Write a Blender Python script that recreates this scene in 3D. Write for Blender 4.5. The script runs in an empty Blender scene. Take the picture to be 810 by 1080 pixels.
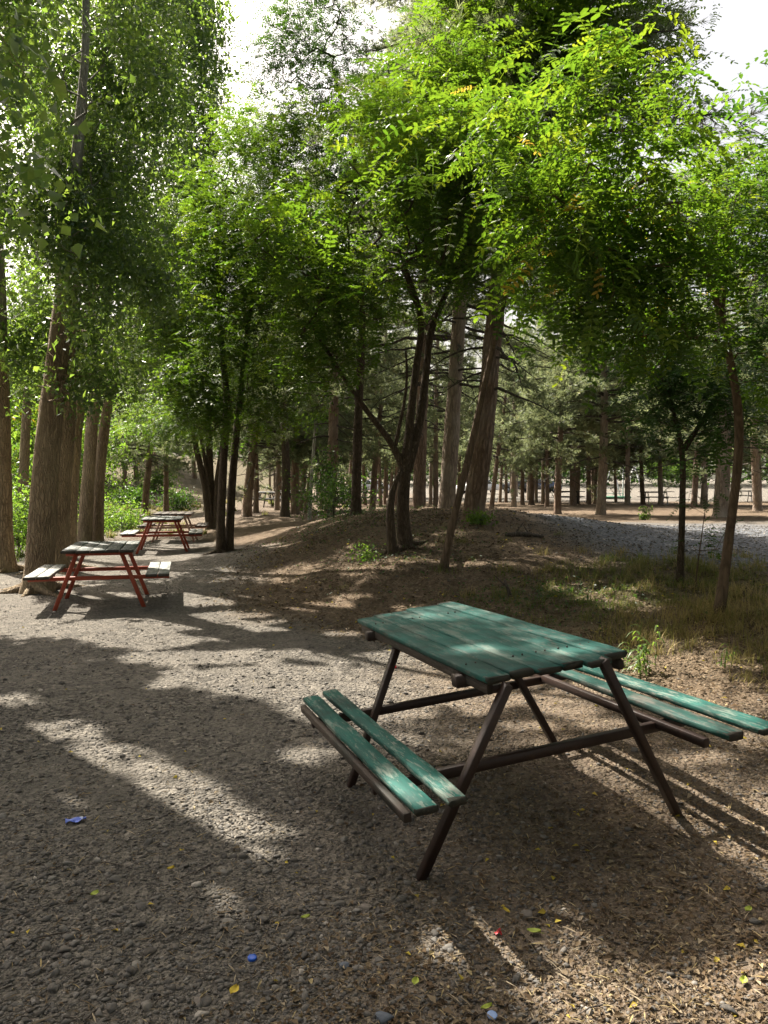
import bpy, math, random
import numpy as np
from math import radians as R

rng = np.random.default_rng(11)
random.seed(11)
scene = bpy.context.scene
COL = scene.collection

# ------------------------------------------------------------------ camera
F, CX, CY, HC, PITCH = 843.0, 405.0, 540.0, 1.65, R(2.377)
FWD = np.array([0, math.cos(PITCH), -math.sin(PITCH)])
UPV = np.array([0, math.sin(PITCH), math.cos(PITCH)])
CAM = np.array([0, 0, HC])
cd = bpy.data.cameras.new("camera"); cam = bpy.data.objects.new("camera", cd); COL.objects.link(cam)
cam.location = (0, 0, HC); cam.rotation_euler = (R(90) - PITCH, 0, 0)
cd.sensor_fit = 'VERTICAL'; cd.angle = 2 * math.atan(540 / F); cd.clip_end = 3000; cd.clip_start = 0.05
scene.camera = cam

def project(P):
    d = P - CAM
    z = np.maximum(d @ FWD, 1e-3)
    return CX + F * d[..., 0] / z, CY - F * (d @ UPV) / z, d @ FWD

def dep(px, py, y):
    """the world point seen at photo pixel px, py at ground distance y"""
    d = np.array([(px - CX) / F, 0, 0]) + FWD - UPV * ((py - CY) / F)
    return CAM + d * (y / d[1])

# ------------------------------------------------------------------ noise, terrain
def hash2(ix, iy, seed):
    h = (ix.astype(np.int64) * 374761393 + iy.astype(np.int64) * 668265263 + seed * 974634777) & 0x7fffffff
    h = ((h ^ (h >> 13)) * 1274126177) & 0x7fffffff
    return ((h ^ (h >> 16)) & 0xffff) / 65535.0

def vnoise(x, y, seed=0):
    x = np.asarray(x, float); y = np.asarray(y, float)
    ix, iy = np.floor(x), np.floor(y); fx, fy = x - ix, y - iy
    fx = fx * fx * (3 - 2 * fx); fy = fy * fy * (3 - 2 * fy)
    a, b = hash2(ix, iy, seed), hash2(ix + 1, iy, seed)
    c, d = hash2(ix, iy + 1, seed), hash2(ix + 1, iy + 1, seed)
    return (a * (1 - fx) + b * fx) * (1 - fy) + (c * (1 - fx) + d * fx) * fy

def fbm(x, y, seed=0, o=4):
    s, a, t = 0, 1, 0
    for i in range(o):
        s = s + a * vnoise(x * 2 ** i, y * 2 ** i, seed + i); t += a; a *= .5
    return s / t - .5

def sstep(a, b, x):
    t = np.clip((x - a) / (b - a), 0, 1); return t * t * (3 - 2 * t)

_fy = np.array([-60, -10, 0, 3, 5, 5.9, 7.9, 10.3, 13, 16.4, 21, 28, 45, 100, 700.])
_fx = np.array([5, 3.8, 3.5, 3.2, 2.85, 2.5, 1.1, -1.15, -1.7, -2.0, -4.2, -7, -11, -14, -14.])
_ty = np.linspace(-40, 120, 1601)
_tx = np.interp(_ty, _fy, _fx)
_k = np.hanning(17); _k /= _k.sum()
_tx = np.convolve(np.pad(_tx, 8, mode='edge'), _k, 'valid')
_tg = np.gradient(_tx, _ty)

def bank_s(x, y):
    xf = np.interp(y, _ty, _tx); g = np.interp(y, _ty, _tg)
    return (x - xf) / np.sqrt(1 + g * g)

def ground_z(x, y, fine=True):
    x = np.asarray(x, float); y = np.asarray(y, float)
    s = bank_s(x, y)
    sp = np.log1p(np.exp(np.clip(s * 4, -30, 30))) / 4
    P = np.clip(.70 - .011 * y, .12, .70)
    z = P * (1 - np.exp(-sp / 1.8))
    z = z + .60 * np.exp(-.5 * (((x - 1.4) / np.where(x > 1.4, 2.4, 2.6)) ** 2 + ((y - 15.5) / 2.9) ** 2))
    z = z + .25 * np.exp(-.5 * (((x + .9) / 1.2) ** 2 + ((y - 18) / 2.2) ** 2))
    z = z + .13 * np.exp(-.5 * (((x - 1.75) / .7) ** 2 + ((y - 4.5) / 1.2) ** 2))
    z = z + 4.0 * sstep(30, 75, y) * sstep(-6.5, -22, x)
    z = z + 1.2 * sstep(75, 150, y)
    z = z - .5 * sstep(-7.5, -13, x) * (1 - sstep(25, 34, y))
    amp = .05 + .10 * sstep(.0, 1.5, s)
    z = z + amp * fbm(x * .5, y * .5, 3)
    if fine:
        z = z + (.02 + .11 * sstep(-.3, .8, s) * (1 - sstep(3.5, 6, s))) * fbm(x * 2.2, y * 2.2, 9)
        z = z + .05 * sstep(-.2, .8, s) * (1 - sstep(3.5, 6, s)) * np.abs(fbm(x * 5, y * 5, 13, 3))
    return z

def gz(x, y): return float(ground_z(np.array([x]), np.array([y]))[0])

def at(px, py):
    """ground point seen at a photo pixel"""
    d = np.array([(px - CX) / F, 0, 0]) + FWD - UPV * ((py - CY) / F)
    t = np.concatenate([np.arange(1.5, 40, .01), np.arange(40, 200, .1)])
    Q = CAM + t[:, None] * d
    k = np.argmax(Q[:, 2] < ground_z(Q[:, 0], Q[:, 1]))
    return Q[k]

def onground(px, y):
    p = dep(px, 520, y); p[2] = gz(p[0], p[1]); return p

# ------------------------------------------------------------------ sun
SUN_EL = R(50); SUN_AZ = R(-43)          # azimuth measured from +Y towards +X
SUN = np.array([math.sin(SUN_AZ) * math.cos(SUN_EL), math.cos(SUN_AZ) * math.cos(SUN_EL), math.sin(SUN_EL)])

# places to be sunlit, so the leaves above them are left out: px, py, rx, ry (, height of the surface)
GAPS = [(30, 652, 55, 16), (95, 664, 75, 9), (-20, 640, 60, 30), (30, 612, 60, 14), (115, 630, 25, 5),
        (380, 738, 60, 16), (262, 716, 60, 12), (210, 658, 70, 8), (205, 632, 50, 6), (160, 676, 60, 7), (235, 692, 65, 8), (290, 712, 50, 9), (345, 728, 55, 14),
        (420, 712, 50, 18), (470, 725, 30, 14), (265, 664, 35, 4), (330, 690, 35, 6), (240, 650, 40, 4),
        (20, 738, 26, 6), (60, 772, 44, 9), (110, 802, 48, 15), (150, 836, 58, 20), (200, 868, 52, 24), (225, 905, 40, 20), (240, 940, 26, 24),
        (242, 975, 22, 16), (328, 798, 22, 7), (285, 905, 22, 7), (330, 915, 18, 5), (300, 880, 30, 5),
        (480, 1000, 28, 24), (545, 1018, 34, 24), (600, 995, 26, 16), (650, 1050, 60, 34), (695, 1070, 50, 28), (795, 1072, 44, 36), (590, 965, 18, 8),
        (780, 742, 44, 16), (740, 728, 26, 14), (690, 716, 34, 14), (640, 702, 30, 14), (590, 742, 34, 10), (800, 775, 30, 12),
        (520, 742, 34, 8), (560, 766, 24, 5), (640, 765, 24, 6), (620, 730, 30, 8), (740, 800, 28, 6), (540, 720, 30, 6), (625, 800, 30, 5),
        (660, 632, 50, 14), (610, 622, 30, 9), (720, 690, 30, 14), (690, 690, 16, 16), (770, 700, 24, 8), (640, 600, 50, 4),
        (385, 602, 30, 5), (440, 642, 25, 4), (335, 640, 30, 5), (480, 562, 30, 3), (545, 575, 40, 3), (300, 605, 30, 4), (365, 630, 20, 3), (280, 700, 14, 4), (360, 668, 20, 3), (420, 690, 30, 4), (500, 595, 30, 3), (300, 575, 30, 3),
        (170, 585, 50, 4), (160, 563, 40, 4), (105, 585, 30, 6), (250, 600, 20, 4),
        (505, 690, 26, 4, .83), (435, 818, 20, 9, .45), (405, 790, 8, 6, .45), (360, 770, 10, 4, .45),
        (460, 652, 14, 2, .82), (600, 690, 14, 3, .87), (720, 745, 30, 4, .55),
        (40, 606, 26, 8, .45), (95, 578, 26, 5, .75), (165, 548, 30, 5, .75)]
def sun_keep(P):
    """True where a leaf may stand, False where a gap lets the sun through"""
    keep = np.ones(len(P), bool)
    z = np.zeros(len(P)) + .1
    for _ in range(3):
        t = (P[:, 2] - z) / SUN[2]
        g = P - t[:, None] * SUN
        z = ground_z(g[:, 0], g[:, 1], False)
    gr = P - ((P[:, 2] - z) / SUN[2])[:, None] * SUN
    nz = fbm(gr[:, 0] * 2.2, gr[:, 1] * 2.2, 40) * 1.1 + fbm(gr[:, 0] * 7, gr[:, 1] * 7, 44) * 1.1
    gx, gy, gd = project(gr)
    rnd = rng.random(len(P))
    for e in GAPS:
        if len(e) == 4:
            x, y, d = gx, gy, gd
        else:
            q = P - ((P[:, 2] - e[4]) / SUN[2])[:, None] * SUN
            x, y, d = project(q)
        r = np.sqrt(((x - e[0]) / e[2]) ** 2 + ((y - e[1]) / e[3]) ** 2) + nz
        keep &= ~((r < np.where(d < 7.5, 1.5, 1.25)) & (d > 1) & (rnd < .993))
    for c, rad in LIT:
        d = P - c; t = d @ SUN; q = np.linalg.norm(d - t[:, None] * SUN, axis=1) + rad * .8 * fbm(P[:, 0] * 1.7, P[:, 2] * 1.7 + P[:, 1], 47)
        keep &= ~((t > rad * 1.1) & (q < rad) & (rnd < .95))
    return keep
# sprays of leaves to be sunlit through openings cut in the crowns behind them
LIT = [(dep(a, b, y), r) for a, b, y, r in [(252, 150, 15.6, .7), (205, 265, 15.2, .7), (232, 205, 15.4, .7), (180, 335, 14.8, .6), (262, 240, 15.4, .5), (200, 390, 14.6, .5), (240, 330, 15, .4),
       (330, 215, 10.6, .35), (290, 178, 10.9, .4), (345, 235, 10.4, .25), (300, 250, 10.6, .3), (410, 290, 11, .3), (440, 120, 11.6, .5), (500, 110, 11.5, .4), (650, 70, 5.5, .5), (590, 120, 5.4, .4), (525, 130, 5.5, .35), (700, 190, 5.8, .3), (640, 210, 5.4, .25), (785, 195, 6.5, .4), (560, 270, 5.6, .25)]]

# ------------------------------------------------------------------ object helpers
def tag(o, label=None, cat=None, group=None, kind=None):
    if label: o["label"] = label
    if cat: o["category"] = cat
    if group: o["group"] = group
    if kind: o["kind"] = kind
    return o

def empty(name, loc=(0, 0, 0), rot=(0, 0, 0)):
    o = bpy.data.objects.new(name, None); COL.objects.link(o)
    o.location = loc; o.rotation_euler = rot; o.empty_display_size = .1
    return o

def link(name, me, parent=None):
    o = bpy.data.objects.new(name, me); COL.objects.link(o)
    if parent: o.parent = parent
    return o

def copy_tree(o, loc=None, rot=None, scale=None):
    c = o.copy(); COL.objects.link(c)
    if loc is not None: c.location = loc
    if rot is not None: c.rotation_euler = rot
    if scale is not None: c.scale = scale
    for ch in o.children:
        k = ch.copy(); COL.objects.link(k); k.parent = c
        for g in ch.children:
            kk = g.copy(); COL.objects.link(kk); kk.parent = k
    return c

class MB:
    def __init__(s): s.v = []; s.f = {}; s.m = {}; s.n = 0; s.a = []; s.slot = 0
    def add(s, verts, faces, tone=None):
        verts = np.asarray(verts, np.float32).reshape(-1, 3)
        s.v.append(verts)
        for f in (faces if isinstance(faces, list) else [faces]):
            f = np.asarray(f, np.int64)
            s.f.setdefault(f.shape[1], []).append(f + s.n); s.m.setdefault(f.shape[1], []).append(np.full(len(f), s.slot))
        s.a.append(np.zeros(len(verts), np.float32) if tone is None else np.broadcast_to(np.asarray(tone, np.float32), (len(verts),)))
        s.n += len(verts); return s
    def mesh(s, name, mat, smooth=False):
        me = bpy.data.meshes.new(name)
        V = np.concatenate(s.v) if s.v else np.zeros((0, 3), np.float32)
        me.vertices.add(len(V)); me.vertices.foreach_set("co", V.ravel())
        idx, st, tot, mi = [], [], [], []; k = 0
        for m, fl in s.f.items():
            A = np.concatenate(fl); mi.append(np.concatenate(s.m[m])); idx.append(A.ravel()); n = len(A)
            st.append(k + np.arange(n) * m); tot.append(np.full(n, m)); k += n * m
        if idx:
            idx = np.concatenate(idx).astype(np.int32)
            me.loops.add(len(idx)); me.loops.foreach_set("vertex_index", idx)
            st = np.concatenate(st).astype(np.int32)
            me.polygons.add(len(st)); me.polygons.foreach_set("loop_start", st)
            me.polygons.foreach_set("loop_total", np.concatenate(tot).astype(np.int32))
            me.polygons.foreach_set("material_index", np.concatenate(mi).astype(np.int32))
            if smooth: me.polygons.foreach_set("use_smooth", np.ones(len(st), bool))
        at_ = me.attributes.new("tone", 'FLOAT', 'POINT'); at_.data.foreach_set("value", np.concatenate(s.a) if s.a else [])
        me.update(calc_edges=True)
        for q in (mat if isinstance(mat, (list, tuple)) else [mat]): me.materials.append(q)
        return me
    def build(s, name, mat, parent=None, smooth=False):
        return link(name, s.mesh(name, mat, smooth), parent)

# ------------------------------------------------------------------ materials
def newmat(name):
    m = bpy.data.materials.new(name); m.use_nodes = True
    nt = m.node_tree; nt.nodes.clear()
    out = nt.nodes.new('ShaderNodeOutputMaterial')
    return m, nt, out
class N:
    def __init__(s, nt): s.nt = nt
    def node(s, t, **kw):
        n = s.nt.nodes.new(t)
        for k, v in kw.items(): setattr(n, k, v)
        return n
    def link(s, a, b): s.nt.links.new(a, b)
    def inp(s, n, k, v):
        if isinstance(v, bpy.types.NodeSocket): s.link(v, n.inputs[k])
        else: n.inputs[k].default_value = v
    def coord(s, kind='Object', scale=(1, 1, 1)):
        t = s.node('ShaderNodeTexCoord'); m = s.node('ShaderNodeMapping'); s.link(t.outputs[kind], m.inputs[0]); m.inputs['Scale'].default_value = scale
        return m.outputs[0]
    def pos(s, scale=(1, 1, 1)):
        t = s.node('ShaderNodeNewGeometry'); m = s.node('ShaderNodeMapping'); s.link(t.outputs['Position'], m.inputs[0]); m.inputs['Scale'].default_value = scale
        return m.outputs[0]
    def noise(s, v, sc, det=4, rough=.6):
        n = s.node('ShaderNodeTexNoise'); s.link(v, n.inputs['Vector']); n.inputs['Scale'].default_value = sc; n.inputs['Detail'].default_value = det; n.inputs['Roughness'].default_value = rough
        return n.outputs['Fac']
    def voro(s, v, sc, feat='F1'):
        n = s.node('ShaderNodeTexVoronoi', feature=feat); s.link(v, n.inputs['Vector']); n.inputs['Scale'].default_value = sc
        return n
    def ramp(s, f, stops, interp='LINEAR'):
        n = s.node('ShaderNodeValToRGB'); n.color_ramp.interpolation = interp; s.link(f, n.inputs[0]); e = n.color_ramp.elements
        while len(e) > 1: e.remove(e[-1])
        e[0].position = stops[0][0]; c = stops[0][1]; e[0].color = (*c, 1) if len(c) == 3 else c
        for p, c in stops[1:]:
            k = e.new(p); k.color = (*c, 1) if len(c) == 3 else c
        return n.outputs[0]
    def mix(s, f, a, b, mode='MIX'):
        n = s.node('ShaderNodeMix', data_type='RGBA', blend_type=mode)
        s.inp(n, 0, f)
        for k, v in ((6, a), (7, b)):
            if isinstance(v, bpy.types.NodeSocket): s.link(v, n.inputs[k])
            else: n.inputs[k].default_value = (*v, 1)
        return n.outputs[2]
    def math(s, op, a, b=0.0):
        n = s.node('ShaderNodeMath', operation=op); s.inp(n, 0, a); s.inp(n, 1, b); return n.outputs[0]
    def attr(s, name):
        return s.node('ShaderNodeAttribute', attribute_name=name).outputs['Fac']
    def bump(s, h, st=.5, dist=.02, nrm=None):
        n = s.node('ShaderNodeBump'); n.inputs['Strength'].default_value = st; n.inputs['Distance'].default_value = dist; s.link(h, n.inputs['Height'])
        if nrm: s.link(nrm, n.inputs['Normal'])
        return n.outputs[0]
    def bsdf(s, col, rough=.8, spec=.3, nrm=None, metal=0.):
        n = s.node('ShaderNodeBsdfPrincipled'); s.inp(n, 'Base Color', col if isinstance(col, bpy.types.NodeSocket) else (*col, 1))
        s.inp(n, 'Roughness', rough); n.inputs['Specular IOR Level'].default_value = spec; n.inputs['Metallic'].default_value = metal
        if nrm: s.link(nrm, n.inputs['Normal'])
        return n.outputs[0]

BW = lambda v: (v, v, v)

def leaf_mat(name, stops, trans, tw=.42, rough=.45, spec=.35):
    m, nt, out = newmat(name); n = N(nt)
    t = n.attr("tone")
    col = n.ramp(t, stops)
    geo = n.pos((1, 1, 1))
    col = n.mix(1.0, col, n.ramp(n.noise(geo, .9, 2), [(.3, (.75, .8, .8)), (.7, (1.15, 1.1, 1.0))]), 'MULTIPLY')
    b = n.bsdf(col, rough, spec)
    tr = n.node('ShaderNodeBsdfTranslucent')
    tc = n.ramp(t, trans)
    n.link(tc, tr.inputs[0])
    mx = n.node('ShaderNodeMixShader'); mx.inputs[0].default_value = tw
    n.link(b, mx.inputs[1]); n.link(tr.outputs[0], mx.inputs[2]); n.link(mx.outputs[0], out.inputs[0])
    return m

M = {}
M['robinia'] = leaf_mat('robinia_leaf', [(0, (.029, .060, .013)), (.5, (.042, .085, .016)), (.93, (.068, .118, .02)), (.955, (.40, .30, .04)), (1, (.42, .29, .04))],
                        [(0, (.12, .27, .016)), (.6, (.22, .37, .02)), (.93, (.38, .48, .025)), (.955, (.6, .45, .05)), (1, (.62, .42, .05))], .39)
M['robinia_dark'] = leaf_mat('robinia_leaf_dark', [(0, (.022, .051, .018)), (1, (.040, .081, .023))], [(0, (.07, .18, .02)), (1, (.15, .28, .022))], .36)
M['poplar'] = leaf_mat('poplar_leaf', [(0, (.034, .066, .036)), (.6, (.054, .096, .050)), (1, (.09, .13, .075))], [(0, (.15, .30, .035)), (1, (.36, .50, .06))], .40, .32, .6)
M['pine'] = leaf_mat('pine_needles', [(0, (.07, .10, .058)), (.6, (.12, .155, .09)), (.9, (.17, .195, .11)), (1, (.20, .15, .08))], [(0, (.22, .28, .12)), (1, (.44, .48, .22))], .40, .5, .4)
M['bush'] = leaf_mat('bush_leaf', [(0, (.035, .08, .02)), (1, (.075, .13, .03))], [(0, (.15, .32, .03)), (1, (.32, .48, .05))], .42)
M['grass'] = leaf_mat('grass_blade', [(0, (.07, .10, .025)), (.5, (.13, .14, .045)), (.75, (.28, .22, .09)), (1, (.36, .28, .13))], [(0, (.16, .25, .03)), (.6, (.28, .28, .08)), (1, (.4, .32, .14))], .35, .6, .2)
M['litter'] = leaf_mat('leaf_litter', [(0, (.05, .032, .018)), (.35, (.115, .075, .042)), (.7, (.22, .165, .105)), (.9, (.40, .33, .24)), (.93, (.45, .33, .05)), (1, (.40, .33, .05))], [(0, (.06, .04, .02)), (.9, (.3, .25, .18)), (1, (.5, .4, .05))], .2, .7, .2)

def bark_mat(name, dark, light, sc=(14, 14, 2.2), plate=9., bump=1.0, tint=None, top=None):
    m, nt, out = newmat(name); n = N(nt)
    v = n.coord('Object', (1, 1, .16))
    dn = n.node('ShaderNodeTexNoise'); n.link(n.coord('Object', (1, 1, .5)), dn.inputs['Vector']); dn.inputs['Scale'].default_value = 9; dn.inputs['Detail'].default_value = 4
    sc_ = n.node('ShaderNodeVectorMath', operation='SCALE'); n.link(dn.outputs['Color'], sc_.inputs[0]); sc_.inputs['Scale'].default_value = .11
    ad = n.node('ShaderNodeVectorMath', operation='ADD'); n.link(v, ad.inputs[0]); n.link(sc_.outputs[0], ad.inputs[1]); v = ad.outputs[0]
    w = n.noise(v, sc[0] * 1.6, 8, .72)
    vo = n.voro(v, plate * 2.4, 'DISTANCE_TO_EDGE')
    crack = n.ramp(vo.outputs['Distance'], [(0, BW(0)), (.22, BW(1))])
    h = n.math('ADD', n.math('MULTIPLY', crack, .6), w)
    big = n.noise(n.coord('Object', (1, 1, .6)), 2.2, 3)
    col = n.mix(n.ramp(w, [(.3, BW(0)), (.72, BW(1))]), dark, light)
    col = n.mix(n.math('MULTIPLY', n.math('SUBTRACT', 1.0, crack), .55), col, tuple(c * .5 for c in dark))
    if tint: col = n.mix(n.ramp(big, [(.45, BW(0)), (.65, BW(.8))]), col, tint)
    if top:                                   # bark turns smooth and pale higher up the trunk
        z = n.node('ShaderNodeSeparateXYZ'); n.link(n.coord('Object'), z.inputs[0])
        f = n.ramp(n.math('DIVIDE', z.outputs['Z'], 10.0), [(.36, BW(0)), (.62, BW(.9))])
        col = n.mix(f, col, n.mix(n.ramp(w, [(.35, BW(0)), (.6, BW(1))]), tuple(c * .6 for c in top), top))
    n.link(n.bsdf(col, .9, .15, n.bump(h, bump, .03)), out.inputs[0])
    return m
M['bark_poplar'] = bark_mat('poplar_bark', (.19, .14, .09), (.44, .345, .235), plate=11, bump=1.1, tint=(.37, .295, .19), top=(.44, .43, .38))
M['bark_pale'] = bark_mat('pale_bark', (.26, .25, .22), (.48, .47, .42), plate=5, bump=.5)
M['bark_robinia'] = bark_mat('robinia_bark', (.06, .045, .033), (.18, .14, .10), plate=16, bump=1.)
M['bark_young'] = bark_mat('young_bark', (.085, .06, .042), (.19, .14, .095), plate=7, bump=.4)
M['bark_pine'] = bark_mat('pine_bark', (.16, .105, .075), (.38, .275, .205), plate=7, bump=1.4, tint=(.30, .245, .20))
M['bark_pine_pale'] = bark_mat('pale_pine_bark', (.22, .165, .13), (.46, .37, .29), plate=7, bump=1.0, tint=(.40, .345, .29))
M['branch_dead'] = bark_mat('dead_branch', (.05, .043, .038), (.14, .12, .10), plate=12, bump=.5)

def painted_wood(name, paint, wood, wear=.5, seed=0.):
    m, nt, out = newmat(name); n = N(nt)
    v = n.coord('Object', (1, 1, 1)); vl = n.coord('Object', (38, 2.2, 38)); vm = n.coord('Object', (9, 1.6, 9))
    vv = n.node('ShaderNodeVectorMath', operation='ADD'); n.link(v, vv.inputs[0]); vv.inputs[1].default_value = (seed, seed * 1.7, 0)
    grain = n.noise(vl, 1.0, 5, .65)
    blot = n.noise(vv.outputs[0], 5., 5, .7)
    scuff = n.noise(vm, 1.6, 5, .75)
    c = n.mix(n.ramp(blot, [(.3, BW(0)), (.7, BW(1))]), tuple(p * .62 for p in paint), tuple(min(1, p * 1.25) for p in paint))
    c = n.mix(n.ramp(grain, [(.42, BW(.0)), (.62, BW(.45))]), c, tuple(p * .45 for p in paint))
    c = n.mix(n.ramp(scuff, [(.60 - .12 * wear, BW(0)), (.66 - .05 * wear, BW(.85 * wear))]), c, wood)
    chip = n.noise(n.coord('Object', (70, 13, 70)), 1.0, 3, .6); area = n.noise(vv.outputs[0], 3.1, 3, .6)
    cm = n.math('MULTIPLY', n.ramp(chip, [(.565, BW(0)), (.60, BW(1))]), n.ramp(area, [(.40, BW(.15)), (.58, BW(min(1, .5 + wear * .6)))]))
    c = n.mix(cm, c, tuple(x * .55 for x in wood))
    fine = n.noise(n.coord('Object', (150, 5, 150)), 1.0, 3, .6)
    c = n.mix(n.ramp(fine, [(.60, BW(0)), (.66, BW(.6))]), c, (.012, .016, .014))
    dark = n.noise(vv.outputs[0], 2.3, 4, .6)
    c = n.mix(n.ramp(dark, [(.52, BW(0)), (.66, BW(.6))]), c, (.014, .024, .021))
    # dark brown end grain and undersides
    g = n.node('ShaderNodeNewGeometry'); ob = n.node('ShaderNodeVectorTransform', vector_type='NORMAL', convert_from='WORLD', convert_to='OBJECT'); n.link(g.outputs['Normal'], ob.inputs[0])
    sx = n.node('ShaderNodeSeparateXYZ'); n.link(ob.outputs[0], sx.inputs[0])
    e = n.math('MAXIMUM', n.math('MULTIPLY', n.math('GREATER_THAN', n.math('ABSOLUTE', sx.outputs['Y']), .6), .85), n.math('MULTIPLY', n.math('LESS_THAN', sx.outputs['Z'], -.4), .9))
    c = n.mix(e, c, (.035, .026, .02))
    h = n.math('ADD', n.math('MULTIPLY', grain, .7), n.math('MULTIPLY', scuff, .5))
    n.link(n.bsdf(c, n.ramp(blot, [(.3, BW(.6)), (.7, BW(.82))]), .22, n.bump(h, .45, .006)), out.inputs[0])
    return m
M['teal'] = painted_wood('teal_paint', (.018, .092, .078), (.17, .20, .17), .6)
M['teal_seat'] = painted_wood('teal_paint_seat', (.016, .095, .078), (.30, .33, .28), .62, 3.1)
M['teal_bare'] = painted_wood('worn_teal_paint', (.018, .075, .062), (.16, .14, .12), .95, 6.2)
M['old_wood'] = painted_wood('old_grey_wood', (.075, .058, .047), (.17, .145, .125), .5, 5.)
M['grey_plank'] = painted_wood('weathered_plank', (.10, .115, .11), (.42, .40, .36), .7, 7.)
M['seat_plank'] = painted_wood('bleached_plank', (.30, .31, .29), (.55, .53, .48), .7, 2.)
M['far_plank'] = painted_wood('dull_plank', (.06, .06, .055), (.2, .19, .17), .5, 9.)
M['pale_plank'] = painted_wood('pale_plank', (.34, .33, .29), (.5, .48, .42), .5, 4.)

def metal_mat(name, col, rust, amt=.4, rough=.55):
    m, nt, out = newmat(name); n = N(nt)
    v = n.coord('Object')
    w = n.noise(v, 14., 5, .7)
    c = n.mix(n.ramp(w, [(.5, BW(0)), (.68, BW(amt))]), col, rust)
    n.link(n.bsdf(c, rough, .4, n.bump(n.noise(v, 60., 4), .25, .004)), out.inputs[0])
    return m
M['brown_metal'] = metal_mat('brown_metal', (.022, .012, .009), (.055, .028, .018), .5, .5)
M['red_metal'] = metal_mat('red_metal', (.33, .062, .030), (.13, .06, .04), .5)
M['faded_metal'] = metal_mat('faded_metal', (.42, .24, .19), (.4, .33, .28), .6)
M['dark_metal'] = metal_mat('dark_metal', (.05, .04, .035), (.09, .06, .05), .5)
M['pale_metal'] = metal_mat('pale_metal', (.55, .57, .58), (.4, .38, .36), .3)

def plain(name, col, rough=.5, spec=.4, bump=0, bs=20):
    m, nt, out = newmat(name); n = N(nt)
    v = n.coord('Object')
    w = n.noise(v, bs, 4)
    c = n.mix(n.ramp(w, [(.35, BW(0)), (.7, BW(1))]), tuple(x * .8 for x in col), tuple(min(1, x * 1.1) for x in col))
    n.link(n.bsdf(c, rough, spec, n.bump(w, bump, .01) if bump else None), out.inputs[0])
    return m

# ground
def ground_mat():
    m, nt, out = newmat('ground_soil'); n = N(nt)
    p = n.pos()
    A = n.noise(p, .55, 5, .6); B = n.noise(p, 5., 5, .65); C = n.noise(p, 40., 4, .7)
    vo = n.voro(p, 34.); vo2 = n.voro(p, 75.)
    col = n.mix(n.ramp(A, [(.35, BW(0)), (.65, BW(1))]), (.100, .092, .080), (.160, .147, .126))
    col = n.mix(n.ramp(B, [(.40, BW(0)), (.68, BW(.6))]), col, (.27, .24, .20))
    peb = n.node('ShaderNodeSeparateColor'); n.link(vo.outputs['Color'], peb.inputs[0])
    pc = n.ramp(peb.outputs[0], [(0, (.065, .06, .055)), (.5, (.15, .137, .118)), (1, (.27, .245, .205))])
    pm = n.ramp(n.noise(p, 2.3, 3), [(.42, BW(.15)), (.6, BW(.75))])
    col = n.mix(pm, col, pc)
    bank = n.attr('bank'); grav = n.attr('gravel'); gra = n.attr('turf')
    bc = n.mix(n.ramp(B, [(.35, BW(0)), (.65, BW(1))]), (.085, .057, .036), (.195, .138, .088))
    bc = n.mix(n.ramp(peb.outputs[1], [(.62, BW(0)), (.9, BW(.7))]), bc, (.22, .17, .115))
    col = n.mix(n.math('MULTIPLY', bank, .9), col, bc)
    gc = n.ramp(peb.outputs[2], [(0, (.07, .078, .09)), (.5, (.14, .148, .163)), (1, (.26, .27, .28))])
    col = n.mix(grav, col, gc)
    tc = n.mix(n.ramp(B, [(.4, BW(0)), (.6, BW(1))]), (.065, .075, .028), (.16, .13, .07))
    col = n.mix(n.math('MULTIPLY', gra, .85), col, tc)
    col = n.mix(n.ramp(C, [(.3, BW(.35)), (.55, BW(0))]), col, (.07, .06, .05))
    h = n.math('ADD', n.math('MULTIPLY', n.math('SUBTRACT', 1.0, vo.outputs['Distance']), .8), n.math('ADD', n.math('MULTIPLY', vo2.outputs['Distance'], -.4), n.math('MULTIPLY', C, .6)))
    n.link(n.bsdf(col, .95, .12, n.bump(h, 1.0, .035)), out.inputs[0])
    return m
M['ground'] = ground_mat()

def stone_mat():
    m, nt, out = newmat('stone'); n = N(nt)
    t = n.attr('tone'); v = n.pos()
    c = n.ramp(t, [(0, (.045, .044, .043)), (.5, (.105, .101, .095)), (.85, (.19, .18, .165)), (1, (.36, .33, .29))])
    c = n.mix(n.ramp(n.noise(v, 60., 4), [(.4, BW(0)), (.65, BW(.45))]), c, (.15, .125, .095))
    n.link(n.bsdf(c, .9, .2, n.bump(n.noise(v, 120., 3), .4, .004)), out.inputs[0])
    return m
M['stone'] = stone_mat()

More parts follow.
